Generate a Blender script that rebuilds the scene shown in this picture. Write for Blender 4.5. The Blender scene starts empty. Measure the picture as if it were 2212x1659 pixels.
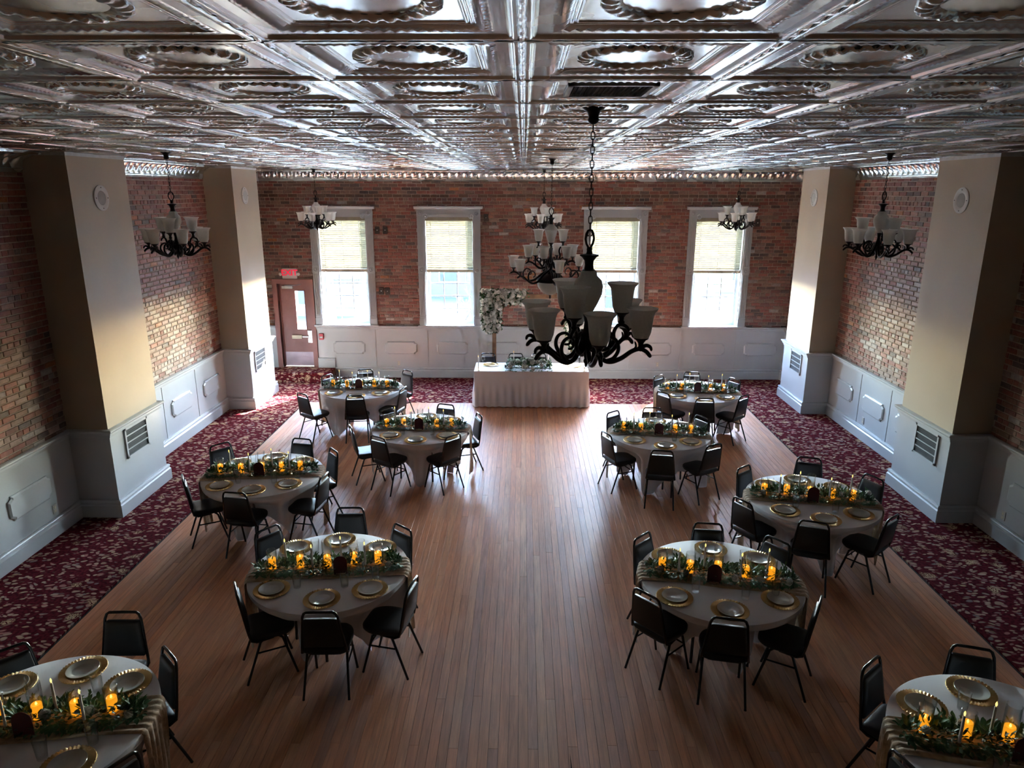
import bpy, bmesh, math, random
from mathutils import Vector, Matrix
PI = math.pi
random.seed(7)
sc = bpy.context.scene
C = sc.collection

# ------------------------------------------------------------------ camera
CAM_H = 4.45
F_PX = 1525.74
fw = Vector((-0.01527174, 0.9645255, -0.26354759))
rt = Vector((0.99986496, 0.01633149, 0.00183061))
up = Vector((-0.00606979, 0.26348404, 0.96464466))
cd = bpy.data.cameras.new('camera')
cd.sensor_fit = 'HORIZONTAL'; cd.sensor_width = 36.0
cd.lens = F_PX / 2212.0 * 36.0
cd.clip_start = 0.05; cd.clip_end = 400
cam = bpy.data.objects.new('camera', cd); C.objects.link(cam)
m3 = Matrix((rt, up, -fw)).transposed()
cam.matrix_world = Matrix.Translation((0, 0, CAM_H)) @ m3.to_4x4()
sc.camera = cam
def px_of(P):
    d = Vector(P) - Vector((0, 0, CAM_H))
    z = d.dot(fw)
    if z < 0.05: return None
    return (1106 + F_PX * d.dot(rt) / z, 829.5 - F_PX * d.dot(up) / z, z)

# ------------------------------------------------------------------ light
SUN_DIR = Vector((-0.58, -1.0, -0.78)).normalized()
w = bpy.data.worlds.new('world'); sc.world = w; w.use_nodes = True
nt = w.node_tree; nt.nodes.clear()
sky = nt.nodes.new('ShaderNodeTexSky'); sky.sky_type = 'NISHITA'; sky.sun_disc = False
sky.sun_elevation = math.radians(34); sky.sun_rotation = math.atan2(0.58, 1.0)
sky.air_density = 1.0; sky.dust_density = 0.4; sky.ozone_density = 1.6
bg = nt.nodes.new('ShaderNodeBackground'); bg.inputs['Strength'].default_value = 0.34
wo = nt.nodes.new('ShaderNodeOutputWorld')
nt.links.new(sky.outputs[0], bg.inputs[0]); nt.links.new(bg.outputs[0], wo.inputs[0])
sl = bpy.data.lights.new('sun', 'SUN'); sl.energy = 2.3; sl.angle = math.radians(0.6); sl.color = (1.0, 0.97, 0.93)
so = bpy.data.objects.new('sun', sl); C.objects.link(so)
so.rotation_euler = (-SUN_DIR).to_track_quat('Z', 'Y').to_euler()
so.location = (8, 30, 20)
sc.view_settings.view_transform = 'Standard'; sc.view_settings.look = 'None'
sc.view_settings.gamma = 1.0; sc.view_settings.use_curve_mapping = False
sc.view_settings.exposure = 6.1
cy = sc.cycles
cy.use_denoising = True; cy.use_adaptive_sampling = True; cy.adaptive_threshold = 0.03; cy.adaptive_min_samples = 24
cy.max_bounces = 6; cy.diffuse_bounces = 4; cy.glossy_bounces = 3; cy.transmission_bounces = 3; cy.transparent_max_bounces = 12
cy.sample_clamp_indirect = 3.0; cy.blur_glossy = 1.0
cy.caustics_refractive = False

# ------------------------------------------------------------------ room numbers (metres)
XL, XR = -6.243, 6.333          # side walls
KL, KR = -5.669, 5.81           # room faces of the columns
D = 16.888                      # far wall
ZC = 4.92                       # lowest ribs of the tin ceiling
COLS = {'L': [(9.06, 10.39), (14.18, 15.50)], 'R': [(9.13, 10.44), (14.11, 15.42)]}
ZW = 1.28                       # top of the white wainscot
ZB = 4.66                       # underside of the cornice
YR = -6.0                       # wall behind the camera
WX = [-4.275, -1.755, 2.14, 4.575]   # window centres
WHW, WZ0, WZ1 = 0.575, 1.31, 3.88    # opening half width, bottom, top
DX0, DX1, DZ0, DZ1 = -5.97, -5.08, 0.24, 2.36   # door opening
FX0, FX1, FY1 = -4.76, 4.80, 14.70   # wooden dance floor

for i, x in enumerate(WX):      # window portals: they only guide the sampling of the sky
    l = bpy.data.lights.new('window_portal', 'AREA'); l.shape = 'RECTANGLE'; l.size = 1.15; l.size_y = 2.57
    l.cycles.is_portal = True
    o = bpy.data.objects.new('window_portal', l); C.objects.link(o)
    o.location = (x, D + 0.30, 2.6); o.rotation_euler = (-PI / 2, 0, 0)

# ------------------------------------------------------------------ node materials
def newmat(name):
    m = bpy.data.materials.new(name); m.use_nodes = True
    n = m.node_tree.nodes; n.clear()
    out = n.new('ShaderNodeOutputMaterial')
    return m, m.node_tree, out
def N(t, typ, **kw):
    n = t.nodes.new(typ)
    for k, v in kw.items(): setattr(n, k, v)
    return n
def L(t, a, b): t.links.new(a, b)
def pos(t, scale=(1, 1, 1), obj=False):
    if obj: src = N(t, 'ShaderNodeTexCoord').outputs['Object']
    else: src = N(t, 'ShaderNodeNewGeometry').outputs['Position']
    mp = N(t, 'ShaderNodeMapping'); mp.inputs['Scale'].default_value = scale
    L(t, src, mp.inputs['Vector']); return mp.outputs[0]
def noise(t, vec, scale, detail=3, rough=0.5, dist=0.0):
    n = N(t, 'ShaderNodeTexNoise'); n.inputs['Scale'].default_value = scale; n.inputs['Detail'].default_value = detail
    n.inputs['Roughness'].default_value = rough; n.inputs['Distortion'].default_value = dist
    L(t, vec, n.inputs['Vector']); return n
def ramp(t, fac, stops):
    r = N(t, 'ShaderNodeValToRGB'); e = r.color_ramp.elements
    while len(e) < len(stops): e.new(0.5)
    for el, (p, c) in zip(e, stops):
        el.position = p; el.color = (c[0], c[1], c[2], 1) if not isinstance(c, (int, float)) else (c, c, c, 1)
    L(t, fac, r.inputs[0]); return r.outputs[0]
def mix(t, fac, a, b, mode='MIX'):
    x = N(t, 'ShaderNodeMix', data_type='RGBA', blend_type=mode)
    for sock, v in ((x.inputs[0], fac), (x.inputs[6], a), (x.inputs[7], b)):
        if isinstance(v, (int, float)): sock.default_value = v
        elif isinstance(v, tuple): sock.default_value = (v[0], v[1], v[2], 1)
        else: L(t, v, sock)
    return x.outputs[2]
def math_(t, op, a, b=0.0, clamp=False):
    x = N(t, 'ShaderNodeMath', operation=op); x.use_clamp = clamp
    for s, v in ((x.inputs[0], a), (x.inputs[1], b)):
        if isinstance(v, (int, float)): s.default_value = v
        else: L(t, v, s)
    return x.outputs[0]
def bumpn(t, height, strength=0.3, dist=0.01):
    b = N(t, 'ShaderNodeBump'); b.inputs['Strength'].default_value = strength; b.inputs['Distance'].default_value = dist
    L(t, height, b.inputs['Height']); return b.outputs[0]
def princ(t, out, color, rough=0.5, metal=0.0, spec=0.5, normal=None, coat=0.0, emit=None, es=0.0, sheen=0.0):
    p = N(t, 'ShaderNodeBsdfPrincipled')
    def setv(k, v):
        if isinstance(v, tuple): p.inputs[k].default_value = (v[0], v[1], v[2], 1)
        elif isinstance(v, (int, float)): p.inputs[k].default_value = v
        else: L(t, v, p.inputs[k])
    setv('Base Color', color); setv('Roughness', rough); setv('Metallic', metal); setv('Specular IOR Level', spec)
    if coat: setv('Coat Weight', coat); p.inputs['Coat Roughness'].default_value = 0.15
    if sheen: setv('Sheen Weight', sheen)
    if emit: setv('Emission Color', emit); setv('Emission Strength', es)
    if normal is not None: L(t, normal, p.inputs['Normal'])
    L(t, p.outputs[0], out.inputs[0]); return p
def simple(name, color, rough=0.5, metal=0.0, spec=0.5, var=0.12, vs=6.0, bump=0.0, bs=60.0, coat=0.0, obj=True, sheen=0.0):
    m, t, out = newmat(name)
    v = pos(t, obj=obj)
    n = noise(t, v, vs, 1)
    dark = tuple(c * (1 - var) for c in color); lite = tuple(min(1, c * (1 + var)) for c in color)
    col = ramp(t, n.outputs[0], [(0.3, dark), (0.7, lite)])
    nm = None
    if bump: nm = bumpn(t, noise(t, v, bs, 1).outputs[0], bump, 0.004)
    princ(t, out, col, rough, metal, spec, nm, coat, sheen=sheen)
    return m
def emitm(name, color, strength, body=None):
    m, t, out = newmat(name)
    princ(t, out, body or color, 0.4, emit=color, es=strength)
    m.cycles.emission_sampling = 'NONE'
    return m
MAT = {}
def pick_color(t):   # per-piece colour: the object's own colour, or the colour stored on the mesh for joined pieces
    oi = N(t, 'ShaderNodeObjectInfo'); at = N(t, 'ShaderNodeAttribute', attribute_name='tint')
    return mix(t, 1.0, oi.outputs['Color'], at.outputs['Color'], 'ADD')
def brick_mat():
    m, t, out = newmat('brick'); col = pick_color(t); v = pos(t)
    n1 = noise(t, v, 22, 3, 0.65); n2 = noise(t, v, 40, 0)
    c = mix(t, 1.0, col, ramp(t, n1.outputs[0], [(0.25, 0.55), (0.75, 1.06)]), 'MULTIPLY')
    pale = math_(t, 'MULTIPLY', ramp(t, noise(t, v, 9, 3, 0.75).outputs[0], [(0.56, 0.0), (0.72, 1.0)]), 0.4)
    c = mix(t, pale, c, (0.34, 0.24, 0.19))
    princ(t, out, c, ramp(t, n2.outputs[0], [(0.2, 0.34), (0.8, 0.62)]), 0, 0.5, bumpn(t, n1.outputs[0], 0.5, 0.006)); return m
def mortar_mat():
    m, t, out = newmat('mortar'); v = pos(t)
    c = ramp(t, noise(t, v, 12, 2, 0.7).outputs[0], [(0.3, (0.32, 0.24, 0.19)), (0.7, (0.48, 0.40, 0.335))])
    princ(t, out, c, 0.85, 0, 0.2, bumpn(t, noise(t, v, 90, 0).outputs[0], 0.6, 0.004)); return m
def plank_mat():
    m, t, out = newmat('plank'); col = pick_color(t); v = pos(t, (14, 0.8, 1))
    g = noise(t, v, 2.2, 3, 0.6, 1.2)
    c = mix(t, 1.0, col, ramp(t, g.outputs[0], [(0.28, 0.74), (0.72, 1.22)]), 'MULTIPLY')
    wide = noise(t, pos(t), 0.55, 0, 0.5)
    worn = ramp(t, noise(t, pos(t), 1.3, 3, 0.6).outputs[0], [(0.45, 0.0), (0.72, 0.30)])
    c = mix(t, worn, c, (0.42, 0.27, 0.20))
    scr = noise(t, pos(t, (30, 6, 1)), 3.0, 3, 0.8)
    rough = math_(t, 'ADD', ramp(t, wide.outputs[0], [(0.3, 0.33), (0.75, 0.46)]), math_(t, 'MULTIPLY', scr.outputs[0], 0.18))
    princ(t, out, c, rough, 0, 0.25, bumpn(t, scr.outputs[0], 0.14, 0.003)); return m
def carpet_mat():
    m, t, out = newmat('carpet')
    v0 = pos(t, (1, 1, 1)); sx = N(t, 'ShaderNodeSeparateXYZ'); L(t, v0, sx.inputs[0]); cx = N(t, 'ShaderNodeCombineXYZ')
    L(t, sx.outputs[0], cx.inputs[0]); L(t, math_(t, 'SUBTRACT', sx.outputs[1], sx.outputs[2]), cx.inputs[1]); v = cx.outputs[0]
    warp = noise(t, v, 7.0, 0)
    vv = N(t, 'ShaderNodeVectorMath', operation='MULTIPLY_ADD')
    L(t, warp.outputs['Color'], vv.inputs[0]); vv.inputs[1].default_value = (0.10, 0.10, 0); L(t, v, vv.inputs[2])
    sc1 = N(t, 'ShaderNodeMapping'); sc1.inputs['Scale'].default_value = (12.5, 22, 1); sc1.inputs['Rotation'].default_value = (0, 0, 0.35); L(t, vv.outputs[0], sc1.inputs[0])
    vo = N(t, 'ShaderNodeTexVoronoi', feature='F1'); vo.inputs['Scale'].default_value = 1.0; L(t, sc1.outputs[0], vo.inputs['Vector'])
    sel = N(t, 'ShaderNodeSeparateColor'); L(t, vo.outputs['Color'], sel.inputs[0])
    leaf = ramp(t, vo.outputs['Distance'], [(0.34, 1.0), (0.48, 0.0)])
    leaf = math_(t, 'MULTIPLY', leaf, ramp(t, sel.outputs[0], [(0.16, 0.0), (0.26, 1.0)]))
    base = ramp(t, noise(t, v, 30, 0).outputs[0], [(0.35, (0.062, 0.008, 0.012)), (0.65, (0.125, 0.014, 0.021))])
    lc = ramp(t, sel.outputs[1], [(0.0, (0.36, 0.22, 0.16)), (0.35, (0.50, 0.355, 0.26)), (0.6, (0.38, 0.16, 0.14)), (0.8, (0.22, 0.17, 0.165)), (1.0, (0.50, 0.34, 0.20))])
    c = mix(t, leaf, base, lc)
    sc2 = N(t, 'ShaderNodeMapping'); sc2.inputs['Scale'].default_value = (2.9, 2.9, 1); L(t, vv.outputs[0], sc2.inputs[0])
    v2 = N(t, 'ShaderNodeTexVoronoi', feature='F1'); v2.inputs['Scale'].default_value = 1.0; v2.inputs['Randomness'].default_value = 0.45; L(t, sc2.outputs[0], v2.inputs['Vector'])
    pet = noise(t, v, 55, 0)
    fl = math_(t, 'MULTIPLY', ramp(t, v2.outputs['Distance'], [(0.14, 1.0), (0.24, 0.0)]), ramp(t, pet.outputs[0], [(0.42, 0.0), (0.52, 1.0)]))
    c = mix(t, fl, c, (0.55, 0.40, 0.24))
    princ(t, out, c, 1.0, 0, 0.02, bumpn(t, noise(t, v, 240, 0).outputs[0], 0.6, 0.004)); return m
def tin_mat():
    m, t, out = newmat('pressed_tin'); v = pos(t)
    n = noise(t, v, 5, 1, 0.6)
    c = ramp(t, n.outputs[0], [(0.3, (0.66, 0.725, 0.74)), (0.7, (0.77, 0.84, 0.855))])
    r = ramp(t, noise(t, v, 2.2, 1).outputs[0], [(0.3, 0.19), (0.7, 0.30)])
    princ(t, out, c, r, 1.0, 0.5, bumpn(t, noise(t, v, 14, 0).outputs[0], 0.05, 0.01)); return m
def glass_mat(name, tint=(0.96, 0.98, 0.98), gl=1.0):
    m, t, out = newmat(name)
    tr = N(t, 'ShaderNodeBsdfTransparent'); tr.inputs[0].default_value = (*tint, 1)
    g = N(t, 'ShaderNodeBsdfGlossy'); g.inputs['Roughness'].default_value = 0.03
    lw = N(t, 'ShaderNodeLayerWeight'); lw.inputs['Blend'].default_value = 0.5
    fz = math_(t, 'ADD', math_(t, 'MULTIPLY', math_(t, 'POWER', lw.outputs['Facing'], 2.5), 0.55 * gl), 0.05 * gl)
    if gl > 0.5: L(t, mix(t, math_(t, 'POWER', lw.outputs['Facing'], 3.0), tint, (0.50, 0.52, 0.53)), tr.inputs[0])
    mx = N(t, 'ShaderNodeMixShader'); L(t, fz, mx.inputs[0])
    L(t, tr.outputs[0], mx.inputs[1]); L(t, g.outputs[0], mx.inputs[2]); L(t, mx.outputs[0], out.inputs[0]); return m
def thin_mat(name, color, trans, share=0.5, rough=0.6, speckle=0.0, gloss=0.0):
    m, t, out = newmat(name)
    d = N(t, 'ShaderNodeBsdfDiffuse'); tl = N(t, 'ShaderNodeBsdfTranslucent')
    v = pos(t, obj=True)
    n = noise(t, v, 90 if speckle else 10, 1)
    c = ramp(t, n.outputs[0], [(0.35, tuple(x * 0.88 for x in color)), (0.65, color)])
    L(t, c, d.inputs[0]); tl.inputs[0].default_value = (*trans, 1)
    if speckle:
        nm = bumpn(t, n.outputs[0], speckle, 0.003); L(t, nm, d.inputs['Normal'])
    mx = N(t, 'ShaderNodeMixShader'); mx.inputs[0].default_value = share
    L(t, d.outputs[0], mx.inputs[1]); L(t, tl.outputs[0], mx.inputs[2])
    last = mx
    if gloss:
        g = N(t, 'ShaderNodeBsdfGlossy'); g.inputs['Roughness'].default_value = rough
        fr = N(t, 'ShaderNodeFresnel'); fr.inputs['IOR'].default_value = 1.45
        m2 = N(t, 'ShaderNodeMixShader'); L(t, math_(t, 'MULTIPLY', fr.outputs[0], gloss), m2.inputs[0])
        L(t, mx.outputs[0], m2.inputs[1]); L(t, g.outputs[0], m2.inputs[2]); last = m2
    L(t, last.outputs[0], out.inputs[0]); return m
MAT['brick'] = brick_mat(); MAT['mortar'] = mortar_mat(); MAT['plank'] = plank_mat(); MAT['carpet'] = carpet_mat(); MAT['tin'] = tin_mat()
MAT['white'] = simple('white_paint', (0.485, 0.515, 0.525), 0.32, var=0.03, vs=2.0, obj=False)
MAT['casing'] = simple('window_paint', (0.40, 0.42, 0.43), 0.4, var=0.04, vs=3.0, obj=False)
MAT['tan'] = simple('tan_paint', (0.43, 0.36, 0.264), 0.45, var=0.04, vs=1.5, bump=0.05, bs=160, obj=False)
MAT['strip'] = simple('grey_strip', (0.55, 0.58, 0.58), 0.4, var=0.08, vs=12, obj=False)
MAT['dark_gap'] = simple('dark_gap', (0.02, 0.02, 0.02), 0.8)
MAT['subfloor'] = simple('subfloor', (0.02, 0.012, 0.008), 0.9, obj=False)
MAT['black_vinyl'] = simple('black_vinyl', (0.010, 0.010, 0.012), 0.42, var=0.2, bump=0.15, bs=220)
MAT['black_tube'] = simple('black_tube', (0.008, 0.008, 0.009), 0.18, var=0.1)
MAT['bronze'] = simple('dark_bronze', (0.012, 0.008, 0.007), 0.38, 0.6, var=0.35, vs=30, bump=0.2, bs=90)
MAT['shade'] = thin_mat('frosted_glass', (0.90, 0.90, 0.85), (0.90, 0.89, 0.83), 0.55, 0.35, 0.25, 0.5)
MAT['cloth'] = simple('tablecloth', (0.80, 0.80, 0.84), 0.75, var=0.03, vs=3.0, bump=0.05, bs=300, sheen=0.2)
MAT['gauze'] = simple('gauze', (0.46, 0.33, 0.21), 0.85, var=0.22, vs=26.0, bump=0.5, bs=60, sheen=0.3)
MAT['gold'] = simple('gold_plastic', (0.86, 0.62, 0.29), 0.27, 0.75, var=0.08, vs=20)
MAT['plate'] = simple('plate_glaze', (0.46, 0.46, 0.42), 0.16, var=0.06, vs=10)
MAT['glass'] = glass_mat('drinking_glass', (0.975, 0.985, 0.985), 1.0)
MAT['pane'] = glass_mat('window_glass', (0.97, 0.985, 0.98), 0.25)
MAT['leaf'] = simple('leaf', (0.050, 0.135, 0.045), 0.5, var=0.55, vs=9.0)
MAT['leaf2'] = simple('eucalyptus', (0.10, 0.17, 0.085), 0.55, var=0.4, vs=9.0)
MAT['dark_wall'] = simple('dark_wall', (0.035, 0.027, 0.022), 0.7, obj=False)
MAT['leafdark'] = simple('dark_needles', (0.010, 0.022, 0.008), 0.6, var=0.4)
MAT['rose'] = thin_mat('rose_petal', (0.80, 0.80, 0.74), (0.6, 0.6, 0.5), 0.25)
MAT['wax'] = simple('ivory_wax', (0.72, 0.70, 0.66), 0.4, var=0.04)
MAT['amber'] = emitm('amber_wax', (1.0, 0.36, 0.012), 0.0155, (0.7, 0.32, 0.05))
MAT['flame'] = emitm('led_flame', (1.0, 0.66, 0.16), 0.034)
MAT['sign'] = simple('maroon_acrylic', (0.085, 0.012, 0.016), 0.12, var=0.05)
MAT['woodbase'] = simple('pale_wood', (0.34, 0.22, 0.12), 0.6, var=0.25, vs=18)
MAT['post'] = simple('arbor_wood', (0.22, 0.12, 0.06), 0.55, var=0.3, vs=8)
MAT['doorp'] = simple('rose_brown_paint', (0.28, 0.12, 0.104), 0.42, var=0.05, vs=3, obj=False)
MAT['kick'] = simple('kick_plate', (0.40, 0.32, 0.37), 0.35, 0.3, var=0.1, vs=4)
MAT['steel'] = simple('steel', (0.55, 0.55, 0.55), 0.3, 1.0)
MAT['ivory'] = simple('ivory_plastic', (0.66, 0.62, 0.46), 0.4)
MAT['offwhite'] = simple('offwhite_plastic', (0.52, 0.51, 0.47), 0.4, var=0.03)
MAT['grille'] = simple('speaker_cloth', (0.36, 0.36, 0.33), 0.8)
MAT['alarm'] = simple('alarm_red', (0.45, 0.02, 0.03), 0.35)
MAT['exit'] = emitm('exit_letters', (1.0, 0.01, 0.07), 0.0045)
MAT['exitface'] = simple('exit_face', (0.52, 0.48, 0.46), 0.5, var=0.03)
MAT['iron'] = simple('rusty_iron', (0.045, 0.035, 0.03), 0.6, 0.5, var=0.4, vs=30)
MAT['blind'] = thin_mat('blind_slat', (0.60, 0.56, 0.42), (0.0215, 0.0208, 0.0160), 0.5)
MAT['blindrail'] = simple('blind_rail', (0.42, 0.37, 0.27), 0.5)
MAT['ventdark'] = simple('vent_backing', (0.06, 0.06, 0.06), 0.95, spec=0.03)  # plain dark grey of the sheet behind the louvres
MAT['ventslat'] = simple('vent_slat', (0.11, 0.11, 0.11), 0.95, spec=0.03)
MAT['asphalt'] = simple('pavement', (0.016, 0.019, 0.022), 0.9, var=0.15, vs=0.3, obj=False)
MAT['siding'] = simple('siding', (0.026, 0.029, 0.033), 0.8, obj=False)
MAT['roofing'] = simple('shingle', (0.014, 0.018, 0.024), 0.8, var=0.2, obj=False)
MAT['barnred'] = simple('barn_red', (0.12, 0.018, 0.02), 0.8, obj=False)
MAT['barnyellow'] = simple('pale_yellow', (0.14, 0.13, 0.06), 0.8, obj=False)
MAT['bark'] = simple('bark', (0.035, 0.028, 0.025), 0.9)
MAT['outglass'] = simple('far_window', (0.02, 0.025, 0.03), 0.1)

# ------------------------------------------------------------------ mesh helpers
class MB:
    def __init__(s): s.v = []; s.f = []; s.c = []
    def add(s, vs, fs, col=None):
        b = len(s.v); s.v += [tuple(x) for x in vs]; s.f += [tuple(i + b for i in f) for f in fs]
        if col is not None: s.c += [col] * len(fs)
        return s
    def box(s, x0, x1, y0, y1, z0, z1, col=None):
        vs = [(x0, y0, z0), (x1, y0, z0), (x1, y1, z0), (x0, y1, z0), (x0, y0, z1), (x1, y0, z1), (x1, y1, z1), (x0, y1, z1)]
        return s.add(vs, [(0, 3, 2, 1), (4, 5, 6, 7), (0, 1, 5, 4), (1, 2, 6, 5), (2, 3, 7, 6), (3, 0, 4, 7)], col)
    def lathe(s, prof, n=20, c=(0, 0, 0), a0=0.0):
        vs = []; fs = []; k = len(prof)
        for i in range(n):
            a = a0 + 2 * PI * i / n; ca, sa = math.cos(a), math.sin(a)
            vs += [(c[0] + r * ca, c[1] + r * sa, c[2] + z) for r, z in prof]
        for i in range(n):
            j = (i + 1) % n
            for q in range(k - 1):
                if prof[q][0] < 1e-6: fs.append((i * k + q, j * k + q + 1, i * k + q + 1)) if prof[q + 1][0] > 1e-6 else None
                elif prof[q + 1][0] < 1e-6: fs.append((i * k + q, j * k + q, i * k + q + 1))
                else: fs.append((i * k + q, j * k + q, j * k + q + 1, i * k + q + 1))
        return s.add(vs, fs)
    def tube(s, pts, rad, n=8, closed=False, cap=True):
        P = [Vector(p) for p in pts]; m = len(P)
        if not isinstance(rad, (list, tuple)): rad = [rad] * m
        T = []
        for i in range(m):
            a = P[i - 1] if (i > 0 or closed) else P[i]; b = P[(i + 1) % m] if (i < m - 1 or closed) else P[i]
            d = (b - a); T.append(d.normalized() if d.length > 1e-9 else Vector((0, 0, 1)))
        ref = Vector((0, 0, 1)) if abs(T[0].z) < 0.9 else Vector((1, 0, 0))
        u = T[0].cross(ref).normalized(); vs = []
        for i in range(m):
            u = (u - T[i] * u.dot(T[i])); u = u.normalized() if u.length > 1e-6 else T[i].orthogonal().normalized()
            w_ = T[i].cross(u)
            for k in range(n):
                a = 2 * PI * k / n; vs.append(P[i] + (u * math.cos(a) + w_ * math.sin(a)) * rad[i])
        fs = []
        for i in range(m if closed else m - 1):
            j = (i + 1) % m
            for k in range(n): fs.append((i * n + k, i * n + (k + 1) % n, j * n + (k + 1) % n, j * n + k))
        if cap and not closed:
            fs.append(tuple(range(n - 1, -1, -1))); fs.append(tuple((m - 1) * n + k for k in range(n)))
        return s.add(vs, fs)
    def prism(s, poly, axis, a, b):   # polygon of 2-D points extruded along an axis from a to b
        n = len(poly)
        def p3(p, t):
            return {'x': (t, p[0], p[1]), 'y': (p[0], t, p[1]), 'z': (p[0], p[1], t)}[axis]
        vs = [p3(p, a) for p in poly] + [p3(p, b) for p in poly]
        fs = [tuple(range(n - 1, -1, -1)), tuple(range(n, 2 * n))] + [(i, (i + 1) % n, n + (i + 1) % n, n + i) for i in range(n)]
        return s.add(vs, fs)
    def mesh(s, name, mat, smooth=None):
        me = bpy.data.meshes.new(name); me.from_pydata(s.v, [], s.f)
        if mat is not None: me.materials.append(MAT[mat] if isinstance(mat, str) else mat)
        if s.c:
            at = me.attributes.new('tint', 'FLOAT_COLOR', 'FACE')
            flat = []
            for c in s.c: flat += [c[0], c[1], c[2], 1.0]
            at.data.foreach_set('color', flat)
        fix_normals(me)
        if smooth is not None:
            me.shade_smooth(); me.set_sharp_from_angle(angle=math.radians(smooth))
        return me
    def build(s, name, mat, parent=None, smooth=None, loc=None):
        return link(name, s.mesh(name, mat, smooth), parent, loc)
def fix_normals(me):
    if len(me.polygons) > 60000: return
    bm = bmesh.new(); bm.from_mesh(me); bmesh.ops.recalc_face_normals(bm, faces=bm.faces); bm.to_mesh(me); bm.free()
def link(name, me, parent=None, loc=None, rot=None, scale=None):
    o = bpy.data.objects.new(name, me); C.objects.link(o)
    if parent is not None: o.parent = parent
    if loc is not None: o.location = loc
    if rot is not None: o.rotation_euler = rot
    if scale is not None: o.scale = scale
    return o
def tag(o, label, cat, group=None):
    o['label'] = label; o['category'] = cat
    if group: o['group'] = group
    return o
def thing(name, label, cat, loc=(0, 0, 0), rz=0.0, group=None):
    o = bpy.data.objects.new(name, None); C.objects.link(o); o.empty_display_size = 0.05
    o.location = loc; o.rotation_euler = (0, 0, rz)
    return tag(o, label, cat, group)
def struct(o, label=None):
    o['kind'] = 'structure'
    if label: o['label'] = label
    return o
def dup(root, loc=None, rz=None, label=None, group=None):
    r = root.copy(); C.objects.link(r)
    if loc is not None: r.location = loc
    if rz is not None: r.rotation_euler = (0, 0, rz)
    if label: r['label'] = label
    if group: r['group'] = group
    for ch in list(KIDS.get(root.name, root.children)):
        c = ch.copy(); C.objects.link(c); c.parent = r
        for g in list(KIDS.get(ch.name, ch.children)):
            d = g.copy(); C.objects.link(d); d.parent = c
    return r
KIDS = {}
def remember(root):   # object.children walks the whole file, so prototypes keep their own lists
    KIDS[root.name] = list(root.children)
    for c in KIDS[root.name]: KIDS[c.name] = list(c.children)
def smoothstep(a, b, x):
    t = max(0.0, min(1.0, (x - a) / (b - a))); return t * t * (3 - 2 * t)

# ================================================================== SETTING
def struct_empty(name, label=None):
    o = bpy.data.objects.new(name, None); C.objects.link(o); o.empty_display_size = 0.1
    return struct(o, label)
def in_frame(P, m=30):
    q = px_of(P)
    return q is not None and -m < q[0] < 2212 + m and -m < q[1] < 1659 + m

# ---- wooden floor, every board a piece
floor = struct(MB().box(FX0, FX1, YR, FY1, -0.20, -0.012).build('floor', 'subfloor'), 'worn reddish brown narrow board dance floor')
PW = 0.0826
def plank_mesh():
    g = 0.0011; b = 0.0010; h = PW / 2 - g
    pr = [(-h, -0.02), (-h, -b), (-h + b, 0), (h - b, 0), (h, -b), (h, -0.02)]
    vs = [(x, 0.0, z) for x, z in pr] + [(x, 1.0, z) for x, z in pr]
    fs = [(i, i + 1, 7 + i, 6 + i) for i in range(5)] + [(5, 4, 3, 2, 1, 0), (6, 7, 8, 9, 10, 11)]
    return MB().add(vs, fs)
pmb = plank_mesh(); pmesh = pmb.mesh('plank', 'plank')
boards = []
nrow = int((FX1 - FX0) / PW)
rp = random.Random(3)
for i in range(nrow):
    x = FX0 + PW * (i + 0.5) + (FX1 - FX0 - nrow * PW) / 2
    k = i % 4
    cuts = {0: [5.45, 11.0], 1: [1.2, 7.6, 13.2], 2: [4.86, 9.9], 3: [0.6, 8.7]}[k]
    cuts = [c + rp.uniform(-0.03, 0.03) if k in (0, 2) else c + rp.uniform(-0.8, 0.8) for c in cuts]
    ends = [YR] + cuts + [FY1]
    for a, b in zip(ends, ends[1:]):
        t = rp.random(); f = rp.uniform(0.89, 1.11)
        col = (0.56 * f, (0.225 + 0.045 * t) * f, (0.108 + 0.034 * t) * f)
        if rp.random() < 0.15: col = (0.48 * f, 0.225 * f, 0.135 * f)
        ym = max(min((a + b) / 2, b), 4.7)
        vis = b > 4.6 and any(in_frame((x, y, 0), 10) for y in (max(a, 4.7), (max(a, 4.7) + b) / 2, b))
        q = px_of((x, max(a + 0.2, 4.7), 0))
        size = (1.0 / q[2]) * (b - max(a, 4.6)) / (max(a, 4.7) + 2) if vis and q else 0
        boards.append((size, x, a, b, rp.uniform(-0.0006, 0.0), col))
boards.sort(key=lambda r: -r[0])
rest = MB()
for n_, (s_, x, a, b, dz, col) in enumerate(boards):
    if n_ < 300 and s_ > 0:
        o = link('plank', pmesh, floor, (x, a + 0.0012, dz), None, (1, b - a - 0.0024, 1)); o.color = (*col, 1)
    else:
        rest.add([(x + v[0], a + 0.0012 + v[1] * (b - a - 0.0024), dz + v[2]) for v in pmb.v], pmb.f, col)
o = rest.build('plank_rows', 'plank', floor); o.color = (0, 0, 0, 1); o['kind'] = 'stuff'

# ---- carpet around it and the carpeted step at the door
cp = MB()
cp.box(XL, FX0, YR, D, -0.10, 0.004); cp.box(FX1, XR, YR, D, -0.10, 0.004); cp.box(FX0, FX1, FY1, D, -0.10, 0.004)
struct(cp.build('floor_carpet', 'carpet'), 'maroon floral patterned carpet around the wooden floor')
stp = MB().box(XL, -4.62, 16.30, D, 0.004, 0.24); struct(stp.build('floor_step', 'carpet'), 'carpeted step below the exit door')

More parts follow.
